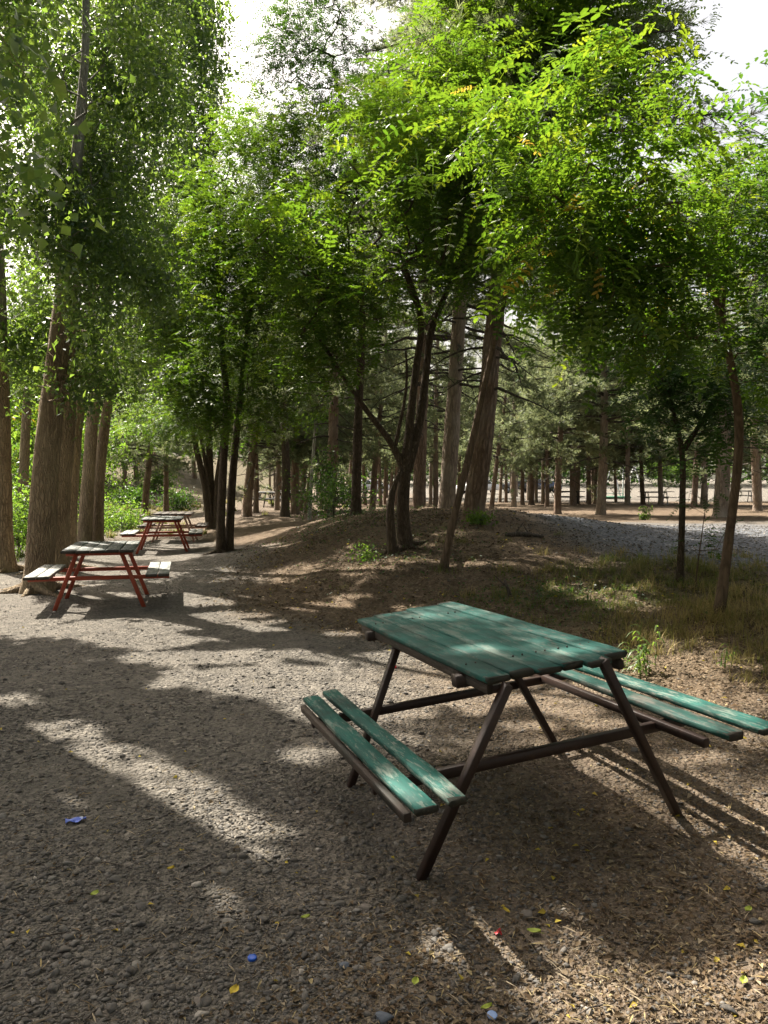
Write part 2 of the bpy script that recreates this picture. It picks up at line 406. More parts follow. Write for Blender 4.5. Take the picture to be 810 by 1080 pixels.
# ------------------------------------------------------------------ the ground sheet
def build_ground():
    tx = np.linspace(-1, 1, 301); xs = 9 * tx + 110 * tx ** 5 + 500 * tx ** 13
    ty = np.linspace(0, 1, 380); ys = -5 + 26 * ty + 70 * ty ** 4 + 600 * ty ** 12
    X, Y = np.meshgrid(xs, ys)
    Z = ground_z(X.ravel(), Y.ravel())
    V = np.stack([X.ravel(), Y.ravel(), Z], 1)
    nx, ny = len(xs), len(ys)
    i = (np.arange(ny - 1)[:, None] * nx + np.arange(nx - 1)[None]).ravel()
    mb = MB(); mb.add(V, np.stack([i, i + 1, i + nx + 1, i + nx], 1))
    me = mb.mesh('ground', M['ground'], True)
    x, y = V[:, 0], V[:, 1]; s = bank_s(x, y); nzv = fbm(x * .9, y * .9, 21)
    bank = sstep(-1.3, .1, s + nzv * 1.6) * (1 - sstep(3.0, 4.2, s + nzv * 2) * sstep(2.2, 3.2, x))
    bank = np.maximum(bank, .75 * sstep(-1.0, .7, x - .10 * y + nzv * 1.5) * (1 - sstep(7, 9, y)))
    bank = np.maximum(bank * (1 - .4 * sstep(22, 30, y)), .97 * sstep(20, 24, y + nzv * 4) * (1 - sstep(50, 56, y)) * sstep(-9, -3, x + nzv * 6))
    bank = np.maximum(bank, .6 * sstep(-8, -11, x + nzv * 5) * sstep(18, 28, y))
    grav = sstep(3.2, 4.0, s + nzv * 1.6) * sstep(2.4, 3.6, x - (y - 10) * .02 + nzv) * (1 - sstep(18, 22, y + nzv * 5)) * sstep(8, 9.5, y)
    turf = np.exp(-(((x - 3.0) / 1.7) ** 2 + ((y - 8.4) / 1.5) ** 2)) * sstep(-.2, .2, nzv + .1)
    turf = np.maximum(turf * .7, .6 * sstep(-7.5, -10, x + nzv * 4) * sstep(22, 30, y))
    turf = np.maximum(turf, .12 * np.exp(-(((x - .9) / 1.2) ** 2 + ((y - 12) / 2.) ** 2)))
    for nm, a in (('bank', bank), ('gravel', grav), ('turf', turf)):
        q = me.attributes.new(nm, 'FLOAT', 'POINT'); q.data.foreach_set("value", a.astype(np.float32))
    tag(link('ground', me), kind='structure')
build_ground()

# ------------------------------------------------------------------ picnic tables
def rot_to(d):
    d = np.asarray(d, float); d = d / np.linalg.norm(d)
    a = np.array([0, 0, 1.]) if abs(d[2]) < .9 else np.array([1., 0, 0])
    x = np.cross(a, d); x /= np.linalg.norm(x)
    return np.stack([x, np.cross(d, x), d], 0)

def prism(mb, rings):
    """rings: list of (k,3) arrays with the same k; skinned and capped"""
    k = len(rings[0]); V = np.concatenate(rings); nr = len(rings)
    a = (np.arange(nr - 1)[:, None] * k + np.arange(k)[None]).ravel()
    b = (np.arange(nr - 1)[:, None] * k + (np.arange(k)[None] + 1) % k).ravel()
    mb.add(V, [np.stack([a, b, b + k, a + k], 1), np.array([list(range(k))[::-1]]), np.array([[(nr - 1) * k + j for j in range(k)]])])

def bar(p, q, w, h, c=.006, up=(0, 0, 1)):
    """a bevelled bar of section w x h from p to q"""
    p, q = np.asarray(p, float), np.asarray(q, float); d = (q - p) / np.linalg.norm(q - p)
    u = np.asarray(up, float); x = np.cross(d, u)
    if np.linalg.norm(x) < 1e-3: x = np.cross(d, [0, 1, 0])
    x /= np.linalg.norm(x); u = np.cross(x, d)
    w2, h2 = w / 2, h / 2
    sec = [(-w2 + c, -h2), (w2 - c, -h2), (w2, -h2 + c), (w2, h2 - c), (w2 - c, h2), (-w2 + c, h2), (-w2, h2 - c), (-w2, -h2 + c)]
    ring = lambda o, k: np.array([o + x * a * k + u * b * k for a, b in sec])
    mb = MB(); e = d * c
    prism(mb, [ring(p, .82), ring(p + e, 1), ring(q - e, 1), ring(q, .82)]); return mb

def plank(x0, x1, y0, y1, z0, z1, seed=0, rough=.003, skew=0.0):
    """a worn board along y with eased edges and slightly wavy faces"""
    r = np.random.default_rng(seed); n = 15; ys = np.linspace(y0, y1, n); c = .0035
    w = np.cumsum(r.normal(0, rough * .5, (n, 4)), 0); w -= np.linspace(0, 1, n)[:, None] * w[-1]
    rings = []
    for i, y in enumerate(ys):
        a0, a1, b0, b1 = x0 + w[i, 0], x1 + w[i, 1], z0 + w[i, 2] * .4, z1 + w[i, 3] * .5
        k = c * (1.8 if i in (0, n - 1) else 1) * r.uniform(.6, 1.5)
        e = skew if i in (0, n - 1) else 0
        sec = [(a0 + k, b0), (a1 - k, b0), (a1, b0 + k), (a1, b1 - k), (a1 - k, b1), (a0 + k, b1), (a0, b1 - k), (a0, b0 + k)]
        rings.append(np.array([[px, y + e * (px - x0) + (r.normal(0, .004) if i in (0, n - 1) else 0), pz] for px, pz in sec]))
    mb = MB(); prism(mb, rings); return mb

def red_table(mats, seed=0, top_w=.86, y0=-.75, y1=.75, h=.75, foot=.54, leg_top=.27, seat=.86, seat_in=.56, k=.44, n=5, fy=.52, name='picnic_table'):
    metal, board, sboard = mats
    root = empty(name)
    w = top_w / n; r = np.random.default_rng(seed)
    for i in range(n):
        plank(-top_w / 2 + i * w + .004, -top_w / 2 + (i + 1) * w - .004, y0 + r.normal(0, .012), y1 + r.normal(0, .012), h - .035, h + r.normal(0, .003), seed * 31 + i).build('tabletop_plank', board, root)
    for s in (-1, 1):
        for i in range(2):
            a = seat_in + i * (seat - seat_in) / 2
            xs = sorted((s * (a + .006), s * (a + (seat - seat_in) / 2 - .006)))
            plank(xs[0], xs[1], y0 + r.normal(0, .012), y1 + r.normal(0, .012), k - .035, k, seed * 17 + i + s + 5).build('bench_plank', sboard, root)
    for y in (-fy, fy):
        for s in (-1, 1):
            bar((s * foot, y, -.02), (s * leg_top, y, h - .062), .05, .05).build('leg', metal, root)
        bar((-seat + .01, y + .051, k - .062), (seat - .01, y + .051, k - .062), .045, .05).build('crossbar', metal, root)
        bar((-top_w / 2 + .03, y + .051, h - .062), (top_w / 2 - .03, y + .051, h - .062), .04, .05).build('batten', metal, root)
    for s in (-1, 1):
        bar((s * (top_w / 2 - .06), -fy + .08, h - .06), (s * (top_w / 2 - .06), fy + .02, h - .06), .035, .04).build('side_rail', metal, root)
    return root

def main_table():
    a, y1, y2, h, b, c, f1, f2, e, i, g1, g2, k = .345, -.675, 1.165, .805, .655, .262, -.49, .56, .775, .60, -.92, .86, .455
    root = empty('picnic_table', (.592, 3.923, .054))
    root.rotation_mode = 'XYZ'
    import mathutils
    yaw, roll, pit = .33, .085, -.031
    Rz = mathutils.Matrix.Rotation(yaw, 3, 'Z'); Rx = mathutils.Matrix.Rotation(pit, 3, 'X'); Ry = mathutils.Matrix.Rotation(-roll, 3, 'Y')
    root.rotation_euler = (Rz @ Rx @ Ry).to_euler()
    tag(root, 'green painted wooden picnic table on dark brown metal legs, tilted on the gravel', 'picnic table', 'picnic tables')
    nb = 6; w = 2 * a / nb
    near = [0, .012, -.006, .004, -.03, .03]; far = [-.05, -.02, .0, .03, .05, .06]
    for j in range(nb):
        gap = (.003, .003, .004, .006, .003, .003)[j]
        plank(-a + j * w + gap, -a + (j + 1) * w - .0025, y1 + near[j], y2 + far[j], h - .027, h + (.004 if j % 2 else 0), 100 + j, .004, .05).build('tabletop_plank', M['teal'], root)
    # benches: two boards on the near side, a shifted pair on the other
    plank(-e - .005, -e + .085, g1 + .01, g2 - .01, k - .028, k, 200, .004).build('bench_plank', M['teal_seat'], root)
    plank(-i - .05, -i + .035, g1 + .02, g2 + .05, k - .028, k, 201, .004).build('bench_plank', M['teal_seat'], root)
    bar((-e - .012, g1 + .08, k - .056), (-e - .012, g2 - .03, k - .056), .03, .035, .0015).build('bench_rail', M['old_wood'], root)
    plank(e + .0, e + .105, g1 + .0, g2 + .02, k - .028, k, 202, .004).build('bench_plank', M['teal_seat'], root)
    o = plank(i + .055, i + .13, g1 + .05, g2, k - .045, k - .013, 203, .006).build('bench_plank', M['teal_bare'], root)
    o['label'] = 'bench board worn bare of its green paint'
    bar((i + .01, g1 + .14, k - .066), (i + .01, g2 - .05, k - .066), .03, .04, .0015).build('bench_rail', M['brown_metal'], root)
    for y in (f1, f2):
        yl = y - .20 if y == f1 else y
        for s in (-1, 1):
            top = h - .03 if y == f2 or s < 0 else h - .002
            bar((s * b, y, -.05), (s * c if y == f2 or s < 0 else s * .185, yl, top), .034, .044, .0015, (0, 1, 0)).build('leg', M['brown_metal'], root)
        bar((-e - .02, y + .055, k - .085), (e + .0, y + .045, k - .08), .034, .044, .0015).build('crossbar', M['brown_metal'], root)
    for y in (-.40, .85):
        bar((-a - .03, y, h - .062), (a - .01, y, h - .062), .06, .055).build('batten', M['brown_metal'], root)
    for s in (-1, 1):
        bar((s * (a - .03), y1 + .04, h - .056), (s * (a - .03), y2 - .08, h - .056), .03, .045).build('side_rail', M['old_wood'], root)
    for j in range(nb):                                     # nail heads over the battens
        for y in (-.40, .85):
            for q in (.3, .7):
                mb = MB(); x = -a + (j + q) * w; prism(mb, [np.array([[x + k * math.cos(t), y + k * math.sin(t), z] for t in np.linspace(0, 6.28, 8, endpoint=False)]) for k, z in ((.0045, h - .002), (.004, h + .0065))]); mb.build('nail', M['brown_metal'], root)
    return root
main_table()

def put_table(mats, x, y, yaw, label, seed, dz=0, **kw):
    t = red_table(mats, seed, **kw)
    t.location = (x, y, gz(x, y) + dz); t.rotation_euler = (0, 0, yaw)
    return tag(t, label, 'picnic table', 'picnic tables')

p = onground(108, 10.55)
put_table((M['red_metal'], M['grey_plank'], M['seat_plank']), p[0] - .0, p[1] - .0, R(14), 'red framed picnic table with weathered grey boards beside the thick poplar trunks', 1)
p = onground(172, 17.9)
put_table((M['red_metal'], M['grey_plank'], M['seat_plank']), p[0], p[1], R(12), 'red framed picnic table with greenish grey top, standing before the pale framed one', 2)
p = onground(184, 21.2)
put_table((M['faded_metal'], M['old_wood'], M['old_wood']), p[0], p[1], R(10), 'picnic table with faded pinkish frame, half hidden behind a red framed one', 3, top_w=.95)
proto = None
for i, (px, y, yaw, lab) in enumerate([
        (279, 41, 20, 'dark picnic table in the shady pine stand, beside the slender leaning trunk'),
        (293, 39, 75, 'dark picnic table seen side on among the pine trunks'),
        (311, 44, 60, 'dark picnic table standing between two reddish pine trunks'),
        (363, 40, 80, 'dark picnic table half hidden behind the leafy shrub on the mound'),
        (384, 43, 85, 'dark picnic table right behind the straight dark trunk on the mound'),
        (600, 47, 80, 'dark picnic table beside a pine at the edge of the sunny clearing')]):
    if proto is None:
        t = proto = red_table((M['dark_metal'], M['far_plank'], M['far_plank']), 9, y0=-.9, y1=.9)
    else:
        t = copy_tree(proto)
    p = onground(px, y); t.location = p; t.rotation_euler = (0, 0, R(yaw)); tag(t, lab, 'picnic table', 'picnic tables')
proto = None
for px, y, yaw, lab in [(692, 46, 85, 'pale picnic table in the sunny clearing behind the dark sapling'),
                        (782, 52, 80, 'pale picnic table in the sunny clearing behind the thick pines')]:
    if proto is None:
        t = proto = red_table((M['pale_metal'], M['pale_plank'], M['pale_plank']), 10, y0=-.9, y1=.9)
    else:
        t = copy_tree(proto)
    p = onground(px, y); t.location = p; t.rotation_euler = (0, 0, R(yaw)); tag(t, lab, 'picnic table', 'picnic tables')

# ------------------------------------------------------------------ tree kit
def fit_r(rad, n):
    rad = np.asarray(rad, float)
    return rad if len(rad) == n else np.interp(np.linspace(0, 1, n), np.linspace(0, 1, len(rad)), rad)

def tube(mb, pts, rad, seg=10, rough=.0, seed=0, flare=0.0, cap=True):
    pts = np.asarray(pts, float); n = len(pts); rad = fit_r(rad, n)
    # resample
    L = np.r_[0, np.cumsum(np.linalg.norm(np.diff(pts, axis=0), axis=1))]
    m = max(n, int(L[-1] / .16) if rough else n * 3); t = np.linspace(0, L[-1], m)
    # smooth interpolation
    P = np.stack([np.interp(t, L, pts[:, k]) for k in range(3)], 1); r = np.interp(t, L, rad)
    ker = np.array([1, 2, 3, 2, 1.]) / 9
    for k in range(3):
        q = np.convolve(np.pad(P[:, k], 2, mode='reflect', reflect_type='odd'), ker, 'valid'); P[:, k] = q
    if flare: r = r * (1 + flare * np.exp(-t / .14))
    T = np.gradient(P, axis=0); T /= np.linalg.norm(T, axis=1)[:, None]
    ang = np.linspace(0, 2 * np.pi, seg, endpoint=False)
    x = np.cross(T, [0, 1, 0.01]); x /= np.linalg.norm(x, axis=1)[:, None]; y = np.cross(T, x)
    rr = r[:, None] * np.ones(seg)
    if rough:
        A, Tm = np.meshgrid(ang, t)
        rr = rr * (1 + rough * (2.2 * fbm(np.cos(A) * 1.6 + seed, np.sin(A) * 1.6 + Tm * 1.1, seed) + 1.6 * fbm(A * 4, Tm * 5, seed + 5)))
        if flare: rr = rr * (1 + .35 * flare * np.exp(-Tm / .2) * np.cos(A * 3 + seed))
    V = P[:, None] + rr[..., None] * (np.cos(ang)[None, :, None] * x[:, None] + np.sin(ang)[None, :, None] * y[:, None])
    a = (np.arange(m - 1)[:, None] * seg + np.arange(seg)[None]).ravel(); b = (np.arange(m - 1)[:, None] * seg + (np.arange(seg)[None] + 1) % seg).ravel()
    mb.add(V.reshape(-1, 3), [np.stack([a, b, b + seg, a + seg], 1), np.array([[(m - 1) * seg + j for j in range(seg)]])])

def cones(mb, A, B, ra, rb, seg=5):
    D = B - A; L = np.linalg.norm(D, axis=1); ok = L > 1e-4; A, B, D, ra, rb, L = A[ok], B[ok], D[ok], ra[ok], rb[ok], L[ok]
    D = D / L[:, None]; ref = np.where(np.abs(D[:, 2:3]) < .9, [[0, 0, 1.]], [[1., 0, 0]])
    X = np.cross(ref, D); X /= np.linalg.norm(X, axis=1)[:, None]; Y = np.cross(D, X)
    ang = np.linspace(0, 2 * np.pi, seg, endpoint=False); c, s = np.cos(ang), np.sin(ang)
    off = X[:, None] * c[None, :, None] + Y[:, None] * s[None, :, None]
    V = np.concatenate([A[:, None] + off * ra[:, None, None], B[:, None] + off * rb[:, None, None]], 1)
    n = len(A); j = np.arange(seg); jn = (j + 1) % seg
    q = np.stack([j, jn, jn + seg, j + seg], 1)
    mb.add(V.reshape(-1, 3), (np.arange(n)[:, None, None] * 2 * seg + q[None]).reshape(-1, 4))

def grow(trunks, targets, seg=.28, up=.6, tip=.0035, power=.44, zmin=None, wob=.07, maxr=None):
    """trunks: list of (pts, radii); returns branch segments and the twig ends"""
    P = []; Rm = []
    for pts, rad in trunks:
        pts = np.asarray(pts, float); rad = fit_r(rad, len(pts)); L = np.r_[0, np.cumsum(np.linalg.norm(np.diff(pts, axis=0), axis=1))]
        t = np.arange(0, L[-1], .2); t = np.r_[t, L[-1]]
        P.append(np.stack([np.interp(t, L, pts[:, k]) for k in range(3)], 1)); Rm.append(np.interp(t, L, rad))
    P0 = np.concatenate(P); Rm = np.concatenate(Rm)
    if zmin is not None:
        k = P0[:, 2] > zmin; P0, Rm = P0[k], Rm[k]
    N0 = len(P0); cap = N0 + len(targets) * 16
    P = np.zeros((cap, 3)); P[:N0] = P0; par = -np.ones(cap, int); n = N0
    d0 = np.min(np.linalg.norm(targets[:, None] - P0[None, ::3], axis=2), axis=1)
    ends = []
    for t in targets[np.argsort(d0)]:
        Q = P[:n]; D = np.linalg.norm(Q - t, axis=1)
        cost = D + up * np.maximum(0, Q[:, 2] - t[2] + .25 * D)
        i = int(np.argmin(cost)); d = D[i]
        m = min(14, max(1, int(math.ceil(d / seg))))
        s = np.arange(1, m + 1) / m
        o = rng.normal(0, 1, 3) * wob * d; o[2] = abs(o[2]) * .7
        path = P[i] + s[:, None] * (t - P[i]) + np.sin(np.pi * s)[:, None] * o + (rng.normal(0, .012, (m, 3)) if m > 1 else 0)
        P[n:n + m] = path; par[n] = i; par[n + 1:n + m] = np.arange(n, n + m - 1); n += m; ends.append(n - 1)
    par = par[:n]; P = P[:n]; cnt = np.zeros(n); cnt[ends] += 1
    for i in range(n - 1, N0 - 1, -1): cnt[par[i]] += cnt[i]
    r = tip * np.maximum(cnt, 1) ** power
    r[:N0] = Rm
    ch = np.arange(N0, n); pr = par[ch]
    ra = np.minimum(r[pr], r[ch] * 1.25); 
    if maxr: ra = np.minimum(ra, maxr)
    return P, par, np.array(ends), (P[pr], P[ch], ra, np.minimum(r[ch], ra))

def prune(P, par, segs, ends):
    """drop the thin twigs that would cross a gap, with everything beyond them"""
    A, B, ra, rb = segs; n, N0 = len(P), len(P) - len(A)
    ok = np.ones(n, bool); ok[N0:] = sun_keep((A + B) / 2) | (ra > .011)
    for i in range(N0, n): ok[i] &= ok[par[i]]
    k = ok[N0:]
    return ends, (A[k], B[k], ra[k], rb[k])

def blob_points(blobs, n):
    """points in a list of (centre, radii) ellipsoids, denser towards their surface"""
    vol = np.array([np.prod(b[1]) ** .8 for b in blobs]); k = rng.choice(len(blobs), n, p=vol / vol.sum())
    C = np.array([b[0] for b in blobs])[k]; Rr = np.array([b[1] for b in blobs])[k]
    d = rng.normal(0, 1, (n, 3)); d /= np.linalg.norm(d, axis=1)[:, None]
    return C + d * Rr * (rng.random(n) ** .45)[:, None] * (1 + .25 * (fbm(d[:, 0] * 3 + k, d[:, 1] * 3 + d[:, 2] * 2, 5) * 2))[:, None]

def frames(d, roll):
    """orthonormal frames whose x axis is d and z axis as upright as can be, rolled"""
    d = d / np.linalg.norm(d, axis=1)[:, None]
    y = np.cross([0, 0, 1.], d); l = np.linalg.norm(y, axis=1)[:, None]; y = np.where(l > 1e-3, y / np.maximum(l, 1e-3), [[0, 1., 0]])
    z = np.cross(d, y); c, s = np.cos(roll)[:, None], np.sin(roll)[:, None]
    return np.stack([d, y * c + z * s, z * c - y * s], 1)         # rows are the axes

def leaves(mb, pos, fr, sc, tmpl, tone):
    V, Fc = tmpl; n = len(pos)
    W = np.einsum('vk,nkj->nvj', V, fr) * sc[:, None, None] + pos[:, None]
    fs = [(np.arange(n)[:, None, None] * len(V) + f[None]).reshape(-1, f.shape[1]) for f in Fc]
    mb.add(W.reshape(-1, 3), fs, np.repeat(tone, len(V)))

def pinnate(pairs=6, droop=.25, ll=.19, lw=.085, simple=False, seed=0):
    """a compound leaf of unit length along x: stalk and leaflets"""
    r = np.random.default_rng(seed); V = []; Q = []; T = []
    def curve(t): return np.array([t * (1 - .12 * droop * t), 0, -droop * t * t])
    pts = [(t, s) for t in np.linspace(.26, .93, pairs) for s in (-1, 1)] + [(1.0, 0)]
    m = 4
    for i in range(m):                                # stalk
        a, b = curve(i / m), curve((i + 1) / m); w = .007; k = len(V)
        V += [a + [0, -w, 0], a + [0, w, 0], b + [0, w, 0], b + [0, -w, 0]]; Q.append([k, k + 1, k + 2, k + 3])
    for t, s in pts:
        o = curve(t); L = ll * r.uniform(.8, 1.1) * (1 - .25 * abs(t - .6)); W = lw * r.uniform(.85, 1.1)
        d = np.array([.30 + r.normal(0, .16), s, -.14 + r.normal(0, .17)]) if s else np.array([1, 0, -.3])
        d /= np.linalg.norm(d); side = np.cross([0, 0, 1.], d); side /= np.linalg.norm(side); up = np.cross(d, side)
        f = .3 + r.normal(0, .25); k = len(V)
        if s and r.random() < .07: continue
        if simple:
            V += [o, o + d * L * .5 + side * W * .55, o + d * L, o + d * L * .5 - side * W * .55]; Q.append([k, k + 1, k + 2, k + 3])
        else:
            V += [o, o + d * L * .22 + side * W * .44 + up * W * f * .4, o + d * L * .72 + side * W * .46 + up * W * f * .4, o + d * L - up * .1 * L,
                  o + d * L * .72 - side * W * .46 + up * W * f * .4, o + d * L * .22 - side * W * .44 + up * W * f * .4]
            Q += [[k, k + 1, k + 2, k + 3], [k, k + 3, k + 4, k + 5]]
    return np.array(V), [np.array(Q)]

def blade_leaf(l, w, fold=.2):
    V = np.array([[0, 0, 0], [.35 * l, w / 2, fold * w], [l, 0, -.08 * l], [.35 * l, -w / 2, fold * w]])
    return V, [np.array([[0, 1, 2], [0, 2, 3]])]

PIN = [pinnate(6, .25, seed=1), pinnate(7, .55, .17, .080, seed=2), pinnate(5, .1, .21, .095, seed=3), pinnate(6, .9, .18, .085, seed=6), pinnate(7, -.15, .165, .078, seed=7), pinnate(4, .4, .23, .105, seed=8)]
PINS = [pinnate(6, .3, simple=True, seed=4), pinnate(5, .15, .22, .1, simple=True, seed=5)]

def add_roots(mb, o, r0, n, seed):
    r = np.random.default_rng(seed); a0 = r.random() * 6.28
    for k in range(n):
        a = a0 + k * 6.28 / n + r.normal(0, .35); L = r.uniform(1.8, 4.2) * r0 + .15; t = np.linspace(0, 1, 7); w = np.cumsum(r.normal(0, .05, 7)) * L
        x = o[0] + np.cos(a) * t * L - np.sin(a) * w; y = o[1] + np.sin(a) * t * L + np.cos(a) * w
        z = ground_z(x, y) + r0 * .55 * (1 - t) ** 2.2 - .03 * t + .012
        tube(mb, np.stack([x, y, z], 1) - o, r0 * np.array([.50, .40, .30, .23, .17, .12, .06]), 7, .12, seed + k)

def robinia(name, trunks, blobs, ntw, label, mat='robinia', simple=False, size=.2, per=6, bark='bark_robinia', spread=.22, cull=True, group='robinia trees', zmin=None, dead=(), seg=10, yellow=.0, up=.6, tip=.0024, roots=0):
    base = trunks[0][0][0]
    root = tag(empty(name, base), label, 'tree', group)
    o = np.array(base); mb = MB()
    for k, (pts, rad) in enumerate(list(trunks) + list(dead)):
        tube(mb, np.array(pts) - o, rad, seg, .10, 3 + k, .35 if k == 0 else .15)
    if roots: add_roots(mb, o, trunks[0][1][0], roots, 5 + ntw)
    tg = blob_points(blobs, ntw)
    P, par, ends, segs = grow(trunks, tg, up=up, zmin=zmin, tip=tip)
    if cull: ends, segs = prune(P, par, segs, ends)
    A, B, ra, rb = segs
    cones(mb, A - o, B - o, ra, rb); mb.build('trunk', M[bark], root, True)
    # compound leaves stand off both sides of the last stretch of every twig
    E = np.repeat(ends, per); k = rng.integers(0, 3, len(E)); I = E.copy()
    for j in range(2): I = np.where((k > j) & (par[I] >= 0), par[I], I)
    pos = P[I] + rng.normal(0, .02, (len(I), 3)) + (P[E] - P[I]) * rng.random((len(I), 1))
    pos += rng.normal(0, spread, pos.shape) * [1, 1, .6]
    az = rng.random(len(I)) * 2 * np.pi
    d = np.stack([np.cos(az), np.sin(az), rng.normal(-.20, .26, len(I))], 1)
    out = P[E] - P[np.maximum(par[E], 0)]; out[:, 2] *= .3; d += .9 * out / (np.linalg.norm(out, axis=1)[:, None] + 1e-6)
    keep = sun_keep(pos) if cull else np.ones(len(pos), bool)
    pos, d = pos[keep], d[keep]; n = len(pos)
    sc = size * np.clip(rng.normal(.95, .24, n), .4, 1.5); tone = np.clip(rng.normal(.45, .2, n), 0, .9)
    tone = np.where(rng.random(n) < yellow, rng.uniform(.96, 1, n), tone)
    fr = frames(d, rng.normal(0, .30, n)); tm = PINS if simple else PIN; v = rng.integers(0, len(tm), n)
    mb = MB()
    for j in range(len(tm)):
        q = v == j; leaves(mb, pos[q] - o, fr[q], sc[q], tm[j], tone[q])
    mb.build('crown', M[mat], root)
    return root

def poplar(name, trunks, blobs, ntw, label, per=26, size=.065, bark='bark_poplar', mat='poplar', narrow=.3, cull=True, group='poplar trees', spread=.20, up=1.2, seg=16, zmin=None, cat='tree', roots=0):
    base = trunks[0][0][0]; o = np.array(base)
    root = tag(empty(name, base), label, cat, group)
    mb = MB()
    for k, (pts, rad) in enumerate(trunks): tube(mb, np.array(pts) - o, rad, seg, .11, 11 + k + int(abs(o[0]) * 10), .22)
    if roots: add_roots(mb, o, trunks[0][1][0], roots, 9 + ntw)
    tg = blob_points(blobs, ntw)
    P, par, ends, segs = grow(trunks, tg, up=up, zmin=zmin, tip=.0016, wob=.05, power=.5)
    if cull: ends, segs = prune(P, par, segs, ends)
    A, B, ra, rb = segs
    cones(mb, A - o, B - o, ra, rb, 4); mb.build('trunk', M[bark], root, True)
    E = np.repeat(ends, per); pos = P[E] + rng.normal(0, spread, (len(E), 3)) * [1, 1, .9]
    q = vnoise(pos[:, 0] * 1.5 + pos[:, 2] * .45, pos[:, 1] * 1.5 - pos[:, 2] * 1.2, 77) * .6 + vnoise(pos[:, 0] * 4 + pos[:, 2] * 1.3, pos[:, 1] * 4 - pos[:, 2] * 3.3, 78) * .4
    pos = pos[q > .36 - .12 * rng.random(len(pos))]
    if cull:
        k = sun_keep(pos); pos = pos[k]
    n = len(pos)
    d = rng.normal(0, 1, (n, 3)); d[:, 2] -= .5
    fr = frames(d, rng.random(n) * 6.28); sc = size * np.clip(rng.lognormal(-.03, .3, n), .45, 1.9); tone = np.clip(rng.normal(.5, .22, n), 0, 1)
    nar = rng.random(n) < narrow
    mb = MB(); leaves(mb, pos[~nar] - o, fr[~nar], sc[~nar], blade_leaf(1, .82), tone[~nar]); leaves(mb, pos[nar] - o, fr[nar], sc[nar] * 1.5, blade_leaf(1, .24), tone[nar])
    mb.build('crown', M[mat], root)
    return root

def px_blob(px, py, rx, ry, y, ky=1.0):
    """an ellipsoid of leaves whose outline covers these photo pixels at distance y"""
    return (dep(px, py, y), np.array([rx, rx * ky, ry]) * y / F)
def px_path(pts, y, dy=None):
    return [dep(a, b, y + (dy[i] if dy else 0)) for i, (a, b) in enumerate(pts)]
def rooted(px, y, pts, dy=None):
    """trunk path that starts on the ground at column px and distance y and then passes the given pixels"""
    g = onground(px, y); g[2] -= .06
    return [g] + px_path(pts, y, dy)

# ------------------------------------------------------------------ robinias
robinia('robinia_tree', [
    (rooted(428, 11.8, [(424, 540), (427, 493), (430, 470), (436, 410), (441, 370), (447, 340), (436, 305), (420, 262)], [0, 0, 0, .05, .05, 0, -.1, -.3]), [.110, .094, .088, .066, .056, .05, .045, .035, .022]),
    (px_path([(428, 496), (440, 460), (449, 400), (453, 350), (470, 310), (492, 262)], 11.8, [0, .1, .2, .2, .3, .5]), [.085, .07, .058, .05, .04, .025]),
    (px_path([(427, 497), (416, 470), (400, 450), (384, 430), (360, 395), (330, 345)], 11.8, [0, -.05, -.1, -.2, -.4, -.6]), [.058, .048, .042, .038, .03, .02]),
    (px_path([(417, 470), (424, 436), (431, 405), (428, 370)], 11.8, [-.05, -.1, -.2, -.3]), [.03, .024, .02, .014])],
    [px_blob(430, 240, 95, 85, 11.6), px_blob(345, 265, 75, 85, 11.2), px_blob(490, 250, 70, 70, 12.2), px_blob(420, 150, 90, 60, 12), px_blob(330, 360, 55, 50, 11),
     px_blob(520, 90, 100, 80, 12.8), px_blob(640, 60, 95, 60, 13.2), px_blob(560, 20, 120, 50, 13), px_blob(520, 180, 60, 60, 12), px_blob(410, 140, 100, 45, 9.6), px_blob(305, 235, 60, 55, 9.8), px_blob(480, 190, 75, 50, 9.6), px_blob(480, 85, 80, 45, 11), px_blob(380, 300, 70, 40, 9.8)],
    2500, 'robinia tree forking low beside a black dead stub on the mound',
    zmin=2.9, per=6, size=.33, roots=6, dead=[
        ([onground(414, 11.6) - [0, 0, .06]] + px_path([(411, 545), (410, 524), (414, 510), (424, 494)], 11.6), [.07, .062, .055, .035, .03])])
robinia('robinia_tree', [
    (rooted(232, 16.4, [(233, 540), (236, 480), (240, 430), (232, 340), (228, 240)]), [.10, .088, .08, .068, .048, .022]),
    (rooted(241, 16.5, [(243, 540), (247, 480), (252, 430), (262, 340), (274, 260)], [.1] * 5), [.098, .086, .078, .066, .045, .022])],
    [px_blob(225, 330, 75, 80, 16), px_blob(255, 235, 75, 90, 16.4), px_blob(180, 395, 50, 42, 15.5), px_blob(285, 400, 50, 60, 16), px_blob(245, 150, 50, 60, 16.6), px_blob(205, 420, 45, 40, 15.2), px_blob(300, 300, 50, 60, 16.8), px_blob(240, 440, 40, 25, 15.6), px_blob(270, 160, 60, 50, 16.8), px_blob(290, 210, 50, 50, 15.8), px_blob(215, 230, 50, 70, 16.4)],
    1900, 'robinia tree with two straight stems from one foot, beside the gravel path', zmin=2.6, per=7, size=.33, simple=True, roots=5)
